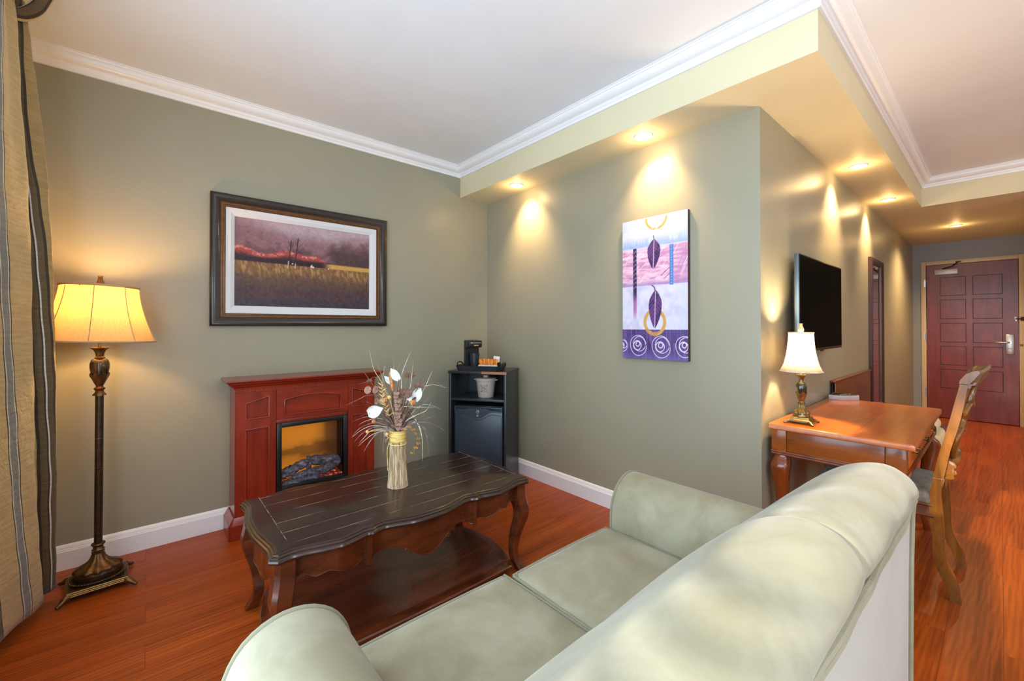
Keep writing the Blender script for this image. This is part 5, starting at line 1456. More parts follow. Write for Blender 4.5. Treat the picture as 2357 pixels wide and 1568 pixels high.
# back cushions: the pillowed back rolls over the top and tucks in behind
bprof = [(0.600, 0.468), (0.595, 0.530), (0.555, 0.600), (0.498, 0.668), (0.440, 0.738), (0.385, 0.800), (0.325, 0.856), (0.275, 0.886), (0.225, 0.900), (0.188, 0.896), (0.160, 0.880), (0.144, 0.858), (0.140, 0.836), (0.152, 0.818), (0.175, 0.808), (0.24, 0.770), (0.33, 0.60), (0.42, 0.468)]
BP = crom([(a, b, 0) for a, b in bprof], 110, closed=True)
def back(x0, x1, e0, e1, drop0, drop1, seam, dents):
    bm = BM(); rings = []
    n = 74
    for k in range(n):
        f = k / (n - 1)
        f = 0.5 - 0.5 * math.cos(PI * f) if True else f
        x = x0 + (x1 - x0) * f
        d0 = (x - x0); d1 = (x1 - x)
        def fall(d, R):
            if d >= R: return 1.0
            return math.sqrt(max(0, 1 - (1 - d / R) ** 2))
        sc = (1 - e0[1] * (1 - fall(d0, e0[0]))) * (1 - e1[1] * (1 - fall(d1, e1[0])))
        dz = drop0 + (drop1 - drop0) * f
        cy_, cz_ = 0.31, 0.66
        row = []
        for p in BP:
            y, z = p.x, p.y
            w_ = max(0, min(1, (z - 0.48) / 0.3)); w2 = max(0.35, w_)
            y2 = cy_ + (y - cy_) * (1 - (1 - sc) * w2); z2 = cz_ + (z - cz_) * (1 - (1 - sc) * w2) - dz * w_
            nx, nz = (y - 0.30), (z - 0.66); L = math.hypot(nx, nz) + 1e-6
            q = 0.003 * math.sin(7 * x + 9 * y) * w_ + 0.0025 * math.sin(23 * x - 14 * z + 2) * w_
            for dx_, dy_, amp, sx_, sy_ in dents:
                q -= amp * math.exp(-((x - dx_) / sx_) ** 2 - ((y - dy_) / sy_) ** 2) * (1 if z > 0.7 else 0)
            row.append((x, y2 + nx / L * q, z2 + nz / L * q))
        rings.append(row)
    loft(bm, rings)
    return obj('back_cushion', bm, M_SOFA, t, angle=180)
back(0.120, 0.868, (0.10, 0.16), (0.030, 0.055), 0.018, 0.0, 0.868, [])
back(0.866, 1.618, (0.036, 0.055), (0.13, 0.20), 0.004, 0.050, 0.868, [(0.885, 0.285, 0.010, 0.022, 0.012), (0.880, 0.225, 0.011, 0.025, 0.010), (0.90, 0.255, -0.004, 0.03, 0.01), (1.555, 0.15, 0.006, 0.01, 0.03), (1.58, 0.165, 0.006, 0.01, 0.03)])
# upholstered rear with its welt
bm = BM()
loft(bm, [[(SX0 + 0.02, 0.172, 0.10), (SX1 - 0.046, 0.172, 0.10), (SX1 - 0.03, 0.23, 0.10), (SX0 + 0.01, 0.23, 0.10)],
          [(SX0 + 0.02, 0.168, 0.55), (SX1 - 0.046, 0.168, 0.55), (SX1 - 0.03, 0.23, 0.55), (SX0 + 0.01, 0.23, 0.55)],
          [(SX0 + 0.02, 0.164, 0.80), (SX1 - 0.046, 0.164, 0.765), (SX1 - 0.03, 0.23, 0.765), (SX0 + 0.01, 0.23, 0.80)]])
rear = obj('rear_panel', bm, M_SOFA_BACK, t, smooth=False)
bm = BM()
def zt(x): return 0.795 - 0.036 * (x - SX0) / (SX1 - SX0)
pts = [(x, 0.153 + 0.002 * math.sin(13 * x) + 0.001 * math.sin(31 * x + 1), zt(x) + 0.004 * math.sin(9 * x + 0.5) + 0.0015 * math.sin(23 * x)) for x in np.linspace(SX0 + 0.02, SX1 - 0.05, 90)]
pts += [(SX1 - 0.038, 0.159, zt(SX1) - 0.012), (SX1 - 0.030, 0.162, zt(SX1) - 0.04), (SX1 - 0.029, 0.165, 0.6), (SX1 - 0.029, 0.168, 0.35), (SX1 - 0.029, 0.170, 0.12)]
tube(bm, pts, 0.0068, 8)
pts2 = [(p[0], p[1] - 0.001, p[2] + 0.014 + 0.001 * math.sin(11 * p[0])) for p in pts[:90]]
tube(bm, pts2, 0.0075, 8)
obj('welt', bm, M_SOFA, rear)
bm = BM()
rg = []
for z in np.linspace(0.11, 0.775, 24):
    o_ = 0.004 * math.sin(z * 19) + 0.003 * math.sin(z * 41)
    a_ = 0.0 if z < 0.72 else 0.02 * (z - 0.72) / 0.055
    rg.append([(SX1 - 0.028, 0.176, z), (SX1 - 0.006 + o_ * 0.3, 0.166 + a_, z), (SX1 + 0.020 + o_ - a_ * 0.5, 0.182 + a_, z), (SX1 + 0.018 + o_ - a_ * 0.5, 0.26, z), (SX1 - 0.028, 0.26, z)])
loft(bm, rg)
obj('side_facing', bm, M_SOFA, t, angle=70)

# ------------------------------------------------------------------ writing desk
DX0, DX1, DYF, DYB, DH = 2.425, 3.640, 0.236, 0.785, 0.735
t = thing('writing_desk', 'brown wooden writing desk under the wall television', 'desk', (3.03, 0.51, 0))
bm = BM()
def rct(i, z): return [(DX0 + i, DYF + i, z), (DX1 - i, DYF + i, z), (DX1 - i, DYB, z), (DX0 + i, DYB, z)]
loft(bm, [rct(0.012, 0.706), rct(0.003, 0.707), rct(0.0, 0.710), rct(0.0, 0.726), rct(0.002, 0.731), rct(0.007, 0.735)])
top = obj('desktop', bm, M_DESK, t, angle=25)
bm = BM(); box(bm, DX0 + 0.04, DX1 - 0.04, 0.448, 0.4495, 0.7349, 0.7352); obj('veneer_joint', bm, plain('veneer_joint', (120, 58, 22), 0.4), top, smooth=False)
ex0, ex1, ey0, ey1 = DX0 + 0.022, DX1 - 0.022, DYF + 0.030, DYB - 0.006
for x0, s in ((ex0, 1), (ex1, -1)):
    xa, xb = (x0 + 0.004, x0 + 0.022) if s > 0 else (x0 - 0.022, x0 - 0.004)
    bm = BM(); box(bm, xa, xb, ey0 + 0.07, ey1 - 0.068, 0.598, 0.704, 0.0015)
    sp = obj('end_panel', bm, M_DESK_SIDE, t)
for px, py in ((ex0, ey0), (ex0, ey1), (ex1, ey0), (ex1, ey1)):
    xa, xb = (px, px + 0.066) if px == ex0 else (px - 0.066, px)
    ya_, yb2 = (py, py + 0.068) if py == ey0 else (py - 0.066, py)
    bm = BM(); box(bm, xa, xb, ya_, yb2, 0.596, 0.705, 0.002); obj('corner_post', bm, M_DESK_SIDE, t)
bm = BM(); sweep_xy(bm, [(ex1, ey1), (ex1, ey0), (ex0, ey0), (ex0, ey1)], [(-0.02, 0.578), (0.004, 0.578), (0.008, 0.583), (0.005, 0.588), (0.003, 0.590), (0.009, 0.594), (0.006, 0.599), (-0.001, 0.601), (-0.02, 0.601)], side=1)
obj('waist_moulding', bm, M_DESK_LEG, t, angle=30)
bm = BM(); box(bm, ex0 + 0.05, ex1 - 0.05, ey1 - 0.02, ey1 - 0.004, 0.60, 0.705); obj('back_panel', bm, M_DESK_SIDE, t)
bm = BM(); box(bm, ex0 + 0.02, ex1 - 0.02, ey0 + 0.014, ey0 + 0.024, 0.60, 0.705); obj('front_rail', bm, M_DESK_SIDE, t)
dw = (ex1 - 0.07 - (ex0 + 0.072)) / 3
for k in range(3):
    a = ex0 + 0.072 + k * dw
    bm = BM(); box(bm, a + 0.004, a + dw - 0.004, ey0 - 0.001, ey0 + 0.014, 0.606, 0.700, 0.003); dr = obj('drawer_front', bm, M_DESK, t)
    bm = BM(); c = a + dw / 2
    xs3 = [c - 0.045, c, c + 0.045]
    for x in (c - 0.038, c + 0.038): lathe(bm, [(0, 0), (0.010, 0), (0.008, 0.004), (0.004, 0.006), (0.004, 0.016), (0, 0.016)], 0, 0, 14); bm.transform(Matrix.Identity(4))
    bm.free(); bm = BM()
    for x in (c - 0.038, c + 0.038): tube(bm, [(x, ey0, 0.660), (x, ey0 - 0.004, 0.660), (x, ey0 - 0.018, 0.660)], [0.011, 0.007, 0.005], 10)
    tube(bm, crom([(c - 0.042, ey0 - 0.018, 0.660), (c - 0.030, ey0 - 0.020, 0.646), (c, ey0 - 0.021, 0.641), (c + 0.030, ey0 - 0.020, 0.646), (c + 0.042, ey0 - 0.018, 0.660)], 14), 0.0038, 8)
    obj('drawer_pull', bm, M_BRASS, dr)
def desk_leg(px, py, sx, sy):
    """Heavy cabriole leg with rounded knee and shoulder brackets (world space)."""
    spec = [(0.580, 0.000, 0.032), (0.566, 0.002, 0.033), (0.556, 0.006, 0.036), (0.535, 0.016, 0.042), (0.505, 0.021, 0.042), (0.47, 0.017, 0.038), (0.40, 0.006, 0.031), (0.30, -0.006, 0.025), (0.18, -0.013, 0.020), (0.09, -0.010, 0.018), (0.045, 0.000, 0.021), (0.018, 0.008, 0.026), (0.0, 0.008, 0.024)]
    P = crom(spec, 46); bm = BM(); rings = []
    for p in P:
        ring = []
        for k in range(16):
            a = 2 * PI * k / 16; c_, s_ = math.cos(a), math.sin(a); pw = 0.62
            ring.append((px + sx * p.y + p.z * math.copysign(abs(c_) ** pw, c_), py + sy * p.y + p.z * math.copysign(abs(s_) ** pw, s_), p.x))
        rings.append(ring)
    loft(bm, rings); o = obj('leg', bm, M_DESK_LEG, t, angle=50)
    for ax in (0, 1):
        bm = BM(); dirn = -sx if ax == 0 else -sy
        pr = [(0.030, 0.578), (0.030, 0.530), (0.040, 0.541), (0.052, 0.548), (0.066, 0.549), (0.078, 0.556), (0.100, 0.560), (0.122, 0.562), (0.128, 0.570), (0.128, 0.578)]
        if ax == 0: prism(bm, [(px + dirn * a, z) for a, z in pr], 1, py + sy * 0.012, py + sy * 0.030, 0.002)
        else: prism(bm, [(py + dirn * a, z) for a, z in pr], 0, px + sx * 0.012, px + sx * 0.030, 0.002)
        obj('knee_bracket', bm, M_DESK_LEG, o)
desk_leg(ex0 + 0.034, ey1 - 0.040, -1, 0.15); desk_leg(ex0 + 0.034, ey0 + 0.034, -1, -1); desk_leg(ex1 - 0.034, ey0 + 0.034, 1, -1); desk_leg(ex1 - 0.034, ey1 - 0.040, 1, 0.15)

# ------------------------------------------------------------------ desk lamp
t = thing('desk_lamp', 'small brass table lamp with a lit white bell shade on the desk', 'lamp', (2.553, 0.674, DH), math.radians(2))
bm = BM(); loft(bm, [rect(0.046, 0.046, 0.010), rect(0.049, 0.049, 0.012), rect(0.049, 0.049, 0.020), rect(0.043, 0.043, 0.024), rect(0.041, 0.041, 0.031), rect(0.036, 0.036, 0.034)]); obj('base_plate', bm, M_BRASS, t, local=True, angle=20)
for sx in (-1, 1):
    for sy in (-1, 1):
        bm = BM(); tube(bm, crom([(sx * 0.040, sy * 0.040, 0.014), (sx * 0.050, sy * 0.050, 0.012), (sx * 0.057, sy * 0.057, 0.007), (sx * 0.063, sy * 0.063, 0.0048)], 8), [0.009, 0.0095, 0.009, 0.008, 0.007, 0.006, 0.0055, 0.0045], 8)
        for v in bm.verts: v.co.z = max(v.co.z, 0.0)
        obj('foot', bm, M_BRASS, t, local=True)
bm = BM(); lathe(bm, [(0, 0.034), (0.036, 0.034), (0.037, 0.042), (0.034, 0.047), (0.036, 0.052), (0.034, 0.060), (0.026, 0.066), (0.016, 0.076), (0.012, 0.090), (0.012, 0.100), (0, 0.100)], 0, 0, 60, wob=lambda a, z: (0.10 if z > 0.049 else 0.0) * math.cos(10 * a)); obj('acanthus_foot', bm, M_BRASS, t, local=True, angle=50)
bm = BM(); lathe(bm, [(0, 0.098), (0.015, 0.099), (0.017, 0.103), (0.013, 0.107), (0.011, 0.112), (0.014, 0.120), (0.020, 0.140), (0.024, 0.160), (0.0245, 0.163), (0.020, 0.158)], 0, 0, 48, wob=lambda a, z: 0.05 * abs(math.cos(3 * a)), cap=False)
for v in bm.verts:
    if v.co.z > 0.15: v.co.z -= 0.010 * (1 - abs(math.sin(3 * math.atan2(v.co.y, v.co.x))))
obj('petal_cup', bm, M_BRASS, t, local=True, angle=60)
M_URN2 = plain('dark_green_urn', (58, 54, 40), 0.14, 0.4, coat=0.8, var=0.3, vscale=40)
bm = BM(); lathe(bm, [(0, 0.118), (0.014, 0.124), (0.021, 0.150), (0.0245, 0.172), (0.0250, 0.186), (0.022, 0.200), (0.014, 0.209), (0, 0.210)], 0, 0, 36); obj('urn', bm, M_URN2, t, local=True)
bm = BM(); lathe(bm, [(0, 0.208), (0.013, 0.209), (0.0125, 0.213), (0.010, 0.219), (0.0115, 0.230), (0.017, 0.240), (0.025, 0.246), (0.024, 0.249), (0.008, 0.244), (0, 0.244)], 0, 0, 48, wob=lambda a, z: 0.06 * math.cos(8 * a) if z > 0.235 else 0); obj('fluted_neck', bm, M_BRASS, t, local=True)
bm = BM(); lathe(bm, [(0.0045, 0.244), (0.0045, 0.285), (0.010, 0.288), (0.010, 0.315), (0, 0.315)], 0, 0, 14); obj('socket', bm, M_STEEL, t, local=True)
bm = BM(); lathe(bm, [(0, 0.315), (0.010, 0.318), (0.020, 0.335), (0.022, 0.355), (0.016, 0.378), (0, 0.388)], 0, 0, 18); obj('bulb', bm, M_LBULB, t, local=True)
M_SHADE2 = shade_material('white_silk_shade', (246, 236, 216), (0.46, 0.40, 0.30, 1))
prof = [(0.0535, 0.466), (0.0545, 0.445), (0.0565, 0.415), (0.060, 0.380), (0.0665, 0.340), (0.076, 0.302), (0.089, 0.271), (0.094, 0.265)]
bm = BM(); r2 = math.radians(14.7 + 180); panel_shade(bm, prof, 8, r2, bow=0.035); sh_ = obj('lamp_shade', bm, M_SHADE2, t, local=True, angle=30)
bm = BM()
M_TRIMW = plain('white_shade_trim', (226, 212, 186), 0.7)
for k in range(8):
    a = r2 + 2 * PI * k / 8; tube(bm, [(math.cos(a) * (r_ + 0.0005), math.sin(a) * (r_ + 0.0005), z) for r_, z in prof], 0.0010, 6)
for r_, z, w_ in ((0.0545, 0.465, 0.0036), (0.094, 0.266, 0.0024)):
    ring = []
    for k in range(8):
        a0 = r2 + 2 * PI * k / 8; a1 = a0 + 2 * PI / 8
        for s in range(6):
            f = s / 6; p = Vector((math.cos(a0), math.sin(a0))).lerp(Vector((math.cos(a1), math.sin(a1))), f) * r_ * (1 + 0.035 * math.sin(PI * f)); ring.append((p.x, p.y, z))
    tube(bm, ring, w_, 8, closed=True)
obj('shade_binding', bm, M_TRIMW, sh_, local=True)
bm = BM()
for k in range(3): a = k * 2 * PI / 3; tube(bm, [(0, 0, 0.458), (0.053 * math.cos(a), 0.053 * math.sin(a), 0.463)], 0.0014, 6)
for s in (-1, 1): tube(bm, crom([(s * 0.010, 0, 0.290), (s * 0.034, 0, 0.34), (s * 0.030, 0, 0.42), (0, 0, 0.458)], 12), 0.0014, 6)
obj('harp', bm, M_BRASS, t, local=True)
bm = BM(); lathe(bm, [(0, 0.456), (0.003, 0.458), (0.003, 0.468), (0.011, 0.471), (0.0135, 0.479), (0.0120, 0.488), (0.0075, 0.500), (0.0072, 0.508), (0.0095, 0.512), (0, 0.513)], 0, 0, 32, wob=lambda a, z: 0.06 * math.cos(8 * a)); obj('finial', bm, plain('pale_finial', (206, 186, 150), 0.3, 0.4), t, local=True)
d = bpy.data.lights.new('desk_lamp_light', 'POINT'); d.energy = 44; d.color = (1.0, 0.70, 0.36); d.shadow_soft_size = 0.025
o = bpy.data.objects.new('desk_lamp_light', d); COL.objects.link(o); o.parent = t; o.location = (0, 0, 0.41)

t = thing('clock_radio', 'flat silver box with a black top at the back of the desk', 'box', (3.60, 0.705, DH), 0)
bm = BM(); pts = [(-0.072, 0.066), (-0.072, 0.004), (0.030, -0.080), (0.085, -0.060), (0.085, 0.066)]
prism(bm, pts, 2, 0.0003, 0.032, 0.002); obj('case', bm, M_SILVER, t, local=True)
bm = BM(); prism(bm, [(-0.067, 0.060), (-0.067, 0.006), (0.030, -0.073), (0.079, -0.055), (0.079, 0.060)], 2, 0.032, 0.034, 0.0008); tp = obj('top_panel', bm, M_BLACKPL, t, local=True)
bm = BM()
for k in range(5): box(bm, -0.05 + k * 0.022, -0.036 + k * 0.022, 0.0 - k * 0.008, 0.010 - k * 0.008, 0.034, 0.0355, 0.0005)
obj('button', bm, M_SILVER, tp, local=True)

# ------------------------------------------------------------------ desk chair
t = thing('desk_chair', 'carved golden brown wooden chair with taupe seat pulled up to the desk', 'chair', (2.955, 0.35, 0))
CX0, CX1 = 2.728, 3.182
stile = [(0.010, 0.122, 0.160), (0.020, 0.124, 0.158), (0.060, 0.128, 0.168), (0.100, 0.138, 0.186), (0.150, 0.160, 0.203), (0.200, 0.172, 0.211), (0.270, 0.173, 0.211), (0.340, 0.175, 0.219), (0.40, 0.178, 0.221), (0.470, 0.182, 0.218), (0.538, 0.174, 0.208)]
upper = [(0.538, 0.174, 0.208), (0.60, 0.163, 0.197), (0.668, 0.152, 0.184), (0.776, 0.127, 0.160), (0.880, 0.108, 0.139), (0.975, 0.096, 0.120)]
def strip(bm, rows, x0, x1):
    rings = []
    Q = crom([(a, b, c) for a, b, c in rows], 40)
    for p in Q: rings.append([(x0, p.y, p.x), (x1, p.y, p.x), (x1, p.z, p.x), (x0, p.z, p.x)])
    loft(bm, rings)
    es = [e for e in bm.edges if abs((e.verts[0].co - e.verts[1].co).normalized().x) < 0.5 and len(e.link_faces) == 2 and e.calc_face_angle(0) > 1.0]
    bmesh.ops.bevel(bm, geom=es, offset=0.004, segments=2, profile=0.5, affect='EDGES', clamp_overlap=True)
def yoff(rows, d): return [(z, y0 + d, y1 + d) for z, y0, y1 in rows]
for xa, xb in ((CX0, CX0 + 0.036), (CX1 - 0.036, CX1)):
    bm = BM(); strip(bm, [(0.0, 0.120, 0.158)] + [(z, y0, y1) for z, y0, y1 in stile[1:]], xa, xb); obj('rear_leg', bm, M_CHAIR, t, angle=40)
    bm = BM(); strip(bm, upper, xa + 0.002, xb - 0.002); obj('back_stile', bm, M_CHAIR, t, angle=40)
# crest rail, curved backwards at the middle
bm = BM(); rings = []
cxm = (CX0 + CX1) / 2
for x in np.linspace(CX0 - 0.004, CX1 + 0.004, 40):
    f = 1 - ((x - cxm) / (CX1 - cxm)) ** 2
    b = -0.030 * f; hz = 0.020 * math.cos((x - cxm) / (CX1 - cxm) * PI) * 0.5 + 0.010
    lo = 0.972 + 0.006 * math.cos((x - cxm) / (CX1 - cxm) * PI * 2)
    rings.append([(x, 0.090 + b, lo), (x, 0.122 + b, lo), (x, 0.118 + b, 0.995), (x, 0.100 + b, 1.022 + hz), (x, 0.078 + b, 1.036 + hz), (x, 0.064 + b, 1.040 + hz), (x, 0.058 + b, 1.030 + hz), (x, 0.075 + b, 1.0)])
loft(bm, rings); cr_ = obj('crest_rail', bm, M_CHAIR, t, angle=35)
for xx in (CX0 + 0.03, CX1 - 0.075):
    bm = BM(); rings = []
    for q, (y, z) in enumerate(((0.070, 0.985), (0.074, 0.972), (0.086, 0.970), (0.088, 0.958), (0.098, 0.956), (0.100, 0.944), (0.112, 0.942))):
        rings.append([(xx, y, z), (xx + 0.045, y, z), (xx + 0.045, 0.118, z + 0.004), (xx, 0.118, z + 0.004)])
    loft(bm, rings); obj('carved_step', bm, M_CHAIR, cr_, angle=60)
# lower rail with scroll, splat
bm = BM(); rings = []
for x in np.linspace(CX0 + 0.03, CX1 - 0.03, 30):
    f = 1 - ((x - cxm) / (CX1 - cxm)) ** 2; b = -0.018 * f
    rings.append([(x, 0.160 + b, 0.560 - 0.012 * f), (x, 0.188 + b, 0.560 - 0.012 * f), (x, 0.180 + b, 0.605), (x, 0.166 + b, 0.612), (x, 0.146 + b, 0.600), (x, 0.152 + b, 0.58)])
loft(bm, rings); lr = obj('lower_rail', bm, M_CHAIR, t, angle=35)
for xx in (CX0 + 0.035, CX1 - 0.075):
    bm = BM(); pts = [(0.178, 0.615), (0.150, 0.618), (0.136, 0.606), (0.134, 0.592), (0.146, 0.584), (0.136, 0.578), (0.133, 0.564), (0.146, 0.556), (0.140, 0.546), (0.150, 0.536), (0.178, 0.540)]
    P = crom(pts, 40); prism(bm, [(p.x, p.y) for p in P], 0, xx, xx + 0.04, 0.003); obj('carved_scroll', bm, M_CHAIR, lr, angle=50)
for sgn in (-1, 1):
    bm = BM(); pts = []
    for k in range(24):
        f = k / 23; z = 0.60 + 0.39 * f; y = interp(z, [0.55, 0.67, 0.78, 0.88, 0.98], [0.165, 0.148, 0.124, 0.100, 0.080]) - 0.004
        pts.append((cxm + sgn * (0.045 + 0.060 * math.sin(f * PI * 2.0) * (1 if f < 0.5 else -0.8)), y, z))
    tube(bm, crom(pts, 40), 0.011, 8, flat=0.8); obj('splat_ribbon', bm, M_CHAIR, t)
for z in (0.74, 0.86):
    bm = BM(); y = interp(z, [0.55, 0.67, 0.78, 0.88, 0.98], [0.165, 0.148, 0.124, 0.100, 0.080]) - 0.004
    tube(bm, crom([(CX0 + 0.03, y + 0.008, z - 0.02), (cxm - 0.10, y - 0.006, z + 0.015), (cxm, y - 0.012, z), (cxm + 0.10, y - 0.006, z + 0.015), (CX1 - 0.03, y + 0.008, z - 0.02)], 30), 0.009, 8); obj('cross_rail', bm, M_CHAIR, t)
# seat
bm = BM()
sp_ = [(CX0 + 0.010, 0.215), (CX1 - 0.010, 0.215), (CX1 + 0.030, 0.640), (CX0 - 0.030, 0.640)]
sweep_xy(bm, [(CX0 + 0.005, 0.205), (CX0 - 0.036, 0.640), (CX1 + 0.036, 0.640), (CX1 - 0.005, 0.205)], [(-0.02, 0.352), (0.004, 0.352), (0.008, 0.360), (0.005, 0.370), (0.002, 0.376), (0.001, 0.402), (0.007, 0.408), (0.004, 0.416), (-0.02, 0.418)], side=1)
obj('seat_rail', bm, M_SEATRAIL, t, angle=35)
bm = BM(); t2 = BM()
rbox(bm, CX0 - 0.026, CX1 + 0.026, 0.196, 0.640, 0.405, 0.462, 0.026, crown=0.020, cuts=14)
for v in bm.verts:
    f = (0.640 - v.co.y) / 0.444; v.co.x = cxm + (v.co.x - cxm) * (1 - 0.10 * f)
    if v.co.z > 0.45: v.co.z += 0.003 * math.sin(v.co.x * 60 + v.co.y * 25) * math.sin(v.co.y * 40)
t2.free()
obj('seat', bm, M_SEATFAB, t, angle=180)
for sx, px in ((-1, CX0 - 0.004), (1, CX1 + 0.004)):
    spec = [(0.36, 0.0, 0.026), (0.33, 0.008, 0.029), (0.29, 0.014, 0.026), (0.20, 0.004, 0.019), (0.10, -0.004, 0.014), (0.05, -0.002, 0.0135), (0.02, 0.008, 0.018), (0.0, 0.012, 0.018)]
    P = crom(spec, 30); bm = BM(); rings = []
    for p in P: rings.append([(px + sx * p.y + p.z * math.cos(a), 0.606 + p.y + p.z * math.sin(a), p.x) for a in np.linspace(0, 2 * PI, 15)[:-1]])
    loft(bm, rings); obj('front_leg', bm, M_CHAIR, t, angle=50)

# ------------------------------------------------------------------ television
TX0, TX1, TZ0, TZ1, TYF = 2.704, 3.640, 1.088, 1.636, 0.720
t = thing('television', 'black flat television mounted on the wall above the desk', 'television', (3.17, YT, 1.36))
bm = BM(); box(bm, TX0, TX1, TYF + 0.002, TYF + 0.024, TZ0, TZ1, 0.003); bz = obj('bezel', bm, plain('tv_side_metal', (96, 112, 124), 0.28, 0.6), t)
bm = BM(); box(bm, TX0 + 0.001, TX1 - 0.001, TYF - 0.0005, TYF + 0.003, TZ0 + 0.001, TZ1 - 0.001, 0.001); obj('front_frame', bm, M_BEZEL, bz)
bm = BM(); box(bm, TX0 + 0.008, TX1 - 0.008, TYF - 0.0012, TYF, TZ0 + 0.016, TZ1 - 0.008); obj('screen', bm, M_TV, t, smooth=False)
bm = BM(); box(bm, TX0 + 0.06, TX1 - 0.06, TYF + 0.022, TYF + 0.052, TZ0 + 0.03, TZ1 - 0.08, 0.012); obj('rear_housing', bm, M_BLACKPL, t)
bm = BM(); box(bm, 2.98, 3.36, TYF + 0.050, YT - 0.001, 1.22, 1.48, 0.003); obj('wall_bracket', bm, M_BLACKPL, t)
bm = BM(); box(bm, 3.15, 3.20, TYF + 0.002, TYF + 0.012, TZ0 - 0.008, TZ0 + 0.002, 0.002); obj('sensor', bm, M_BLACKPL, t)

# ------------------------------------------------------------------ narrow mirror
t = thing('wall_mirror', 'tall narrow mirror in a dark brown frame near the entry door', 'mirror', (5.38, YT, 0.42))
mx0, mx1, mz0, mz1 = 5.085, 5.680, 0.42, 1.885
def mring(ins, y): return [(mx0 + ins, y, mz0 + ins), (mx1 - ins, y, mz0 + ins), (mx1 - ins, y, mz1 - ins), (mx0 + ins, y, mz1 - ins)]
bm = BM(); loft(bm, [mring(0, YT - 0.001), mring(0, YT - 0.026), mring(0.006, YT - 0.031), mring(0.03, YT - 0.031), mring(0.052, YT - 0.022), mring(0.056, YT - 0.018), mring(0.058, YT - 0.008)], cap=False)
obj('frame', bm, M_DARKWOOD, t, angle=25)
bm = BM(); box(bm, mx0 + 0.05, mx1 - 0.05, YT - 0.010, YT - 0.004, mz0 + 0.05, mz1 - 0.05); obj('glass', bm, M_MIRROR, t, smooth=False)

# ------------------------------------------------------------------ luggage bench behind the desk
t = thing('luggage_bench', 'low brown wooden bench with tall backboard against the wall beyond the desk', 'bench', (4.32, 0.55, 0))
bx0, bx1 = 3.705, 4.945
bm = BM(); box(bm, bx0, bx1, YT - 0.034, YT - 0.017, 0.14, 0.832, 0.003); bb = obj('backboard', bm, M_BENCH, t)
bm = BM(); box(bm, bx0 - 0.004, bx1 + 0.004, YT - 0.040, YT - 0.002, 0.830, 0.846, 0.005); obj('cap_rail', bm, M_BENCH, bb)
bm = BM(); box(bm, bx0, bx0 + 0.02, YT - 0.036, YT - 0.016, 0.135, 0.830, 0.002); obj('edge_batten', bm, M_BENCH, bb)
bm = BM(); box(bm, 4.14, 4.93, 0.27, 0.765, 0.40, 0.44, 0.006); obj('seat_board', bm, M_BENCH, t)
bm = BM(); box(bm, 4.16, 4.91, 0.29, 0.75, 0.34, 0.40, 0.003); obj('seat_frame', bm, M_BENCH, t)
for x in (4.19, 4.88):
    for y in (0.32, 0.72): bm = BM(); box(bm, x - 0.025, x + 0.025, y - 0.025, y + 0.025, 0, 0.345, 0.004); obj('leg', bm, M_BENCH, t)
t = thing('upholstered_stool', 'cream upholstered stool with a rounded top half hidden behind the desk', 'stool', (3.87, 0.48, 0))
bm = BM(); rbox(bm, 3.700, 4.040, 0.262, 0.70, 0.545, 0.630, 0.042, crown=0.012, cuts=12); obj('cushion', bm, M_BENCHFAB, t, angle=180)
bm = BM(); rbox(bm, 3.695, 4.045, 0.245, 0.71, 0.455, 0.560, 0.03, cuts=10, puff=0.006); obj('upholstered_band', bm, M_BENCHFAB, t, angle=180)
for x in (3.735, 4.005):
    for y in (0.29, 0.67): bm = BM(); lathe(bm, [(0, 0), (0.014, 0), (0.024, 0.46), (0, 0.46)], x, y, 18); obj('leg', bm, M_DESK_LEG, t)
# ------------------------------------------------------------------ curtain
M_CURT, nt, b_ = nmat('striped_gold_curtain')
uv = nt.nodes.new('ShaderNodeUVMap'); uv.uv_map = 'cloth'
sep = nt.nodes.new('ShaderNodeSeparateXYZ'); link(nt, uv.outputs[0], sep.inputs[0])
GOLD = lin((206, 182, 128)); GOLD2 = lin((176, 150, 98)); GREY = lin((138, 142, 138)); WHT = lin((222, 222, 214)); DK = lin((62, 54, 42)); OLV = lin((104, 88, 60))
st = [(0.0, GOLD), (.425, DK), (.429, WHT), (.432, OLV), (.452, DK), (.456, GOLD), (.530, DK), (.533, WHT), (.5365, GREY), (.561, WHT), (.5645, DK), (.568, GOLD),
      (.800, DK), (.806, OLV), (.8225, DK), (.8255, WHT), (.8285, OLV), (.8365, WHT), (.839, OLV), (.846, DK), (.852, GOLD2)]
rp = ramp(nt, sep.outputs['X'], st, 'CONSTANT')
def shift(u, z): return interp(z, [.1, .5, 1, 1.5, 2, 2.5], [.08, .035, 0, -.022, -.03, -.034]) * (1.0 if u < .7 else .4)
wv = nt.nodes.new('ShaderNodeMapping'); link(nt, uv.outputs[0], wv.inputs[0]); wv.inputs['Scale'].default_value = (6, 110, 1)
n = noise(nt, wv.outputs[0], 2.0, 3, 0.6)
r = ramp(nt, n, [(0.35, (0.74, 0.72, 0.68, 1)), (0.62, (1, 1, 1, 1))])
mx = nt.nodes.new('ShaderNodeMixRGB'); mx.blend_type = 'MULTIPLY'; mx.inputs[0].default_value = 0.8
link(nt, rp.outputs[0], mx.inputs[1]); link(nt, r.outputs[0], mx.inputs[2]); link(nt, mx.outputs[0], b_.inputs['Base Color'])
b_.inputs['Roughness'].default_value = 0.6; b_.inputs['Sheen Weight'].default_value = 0.25; b_.inputs['Specular IOR Level'].default_value = 0.3
bump(nt, b_, noise(nt, coords(nt, (1, 1, 1)), 22, 4, 0.6, 0.5), 0.55, 0.012)

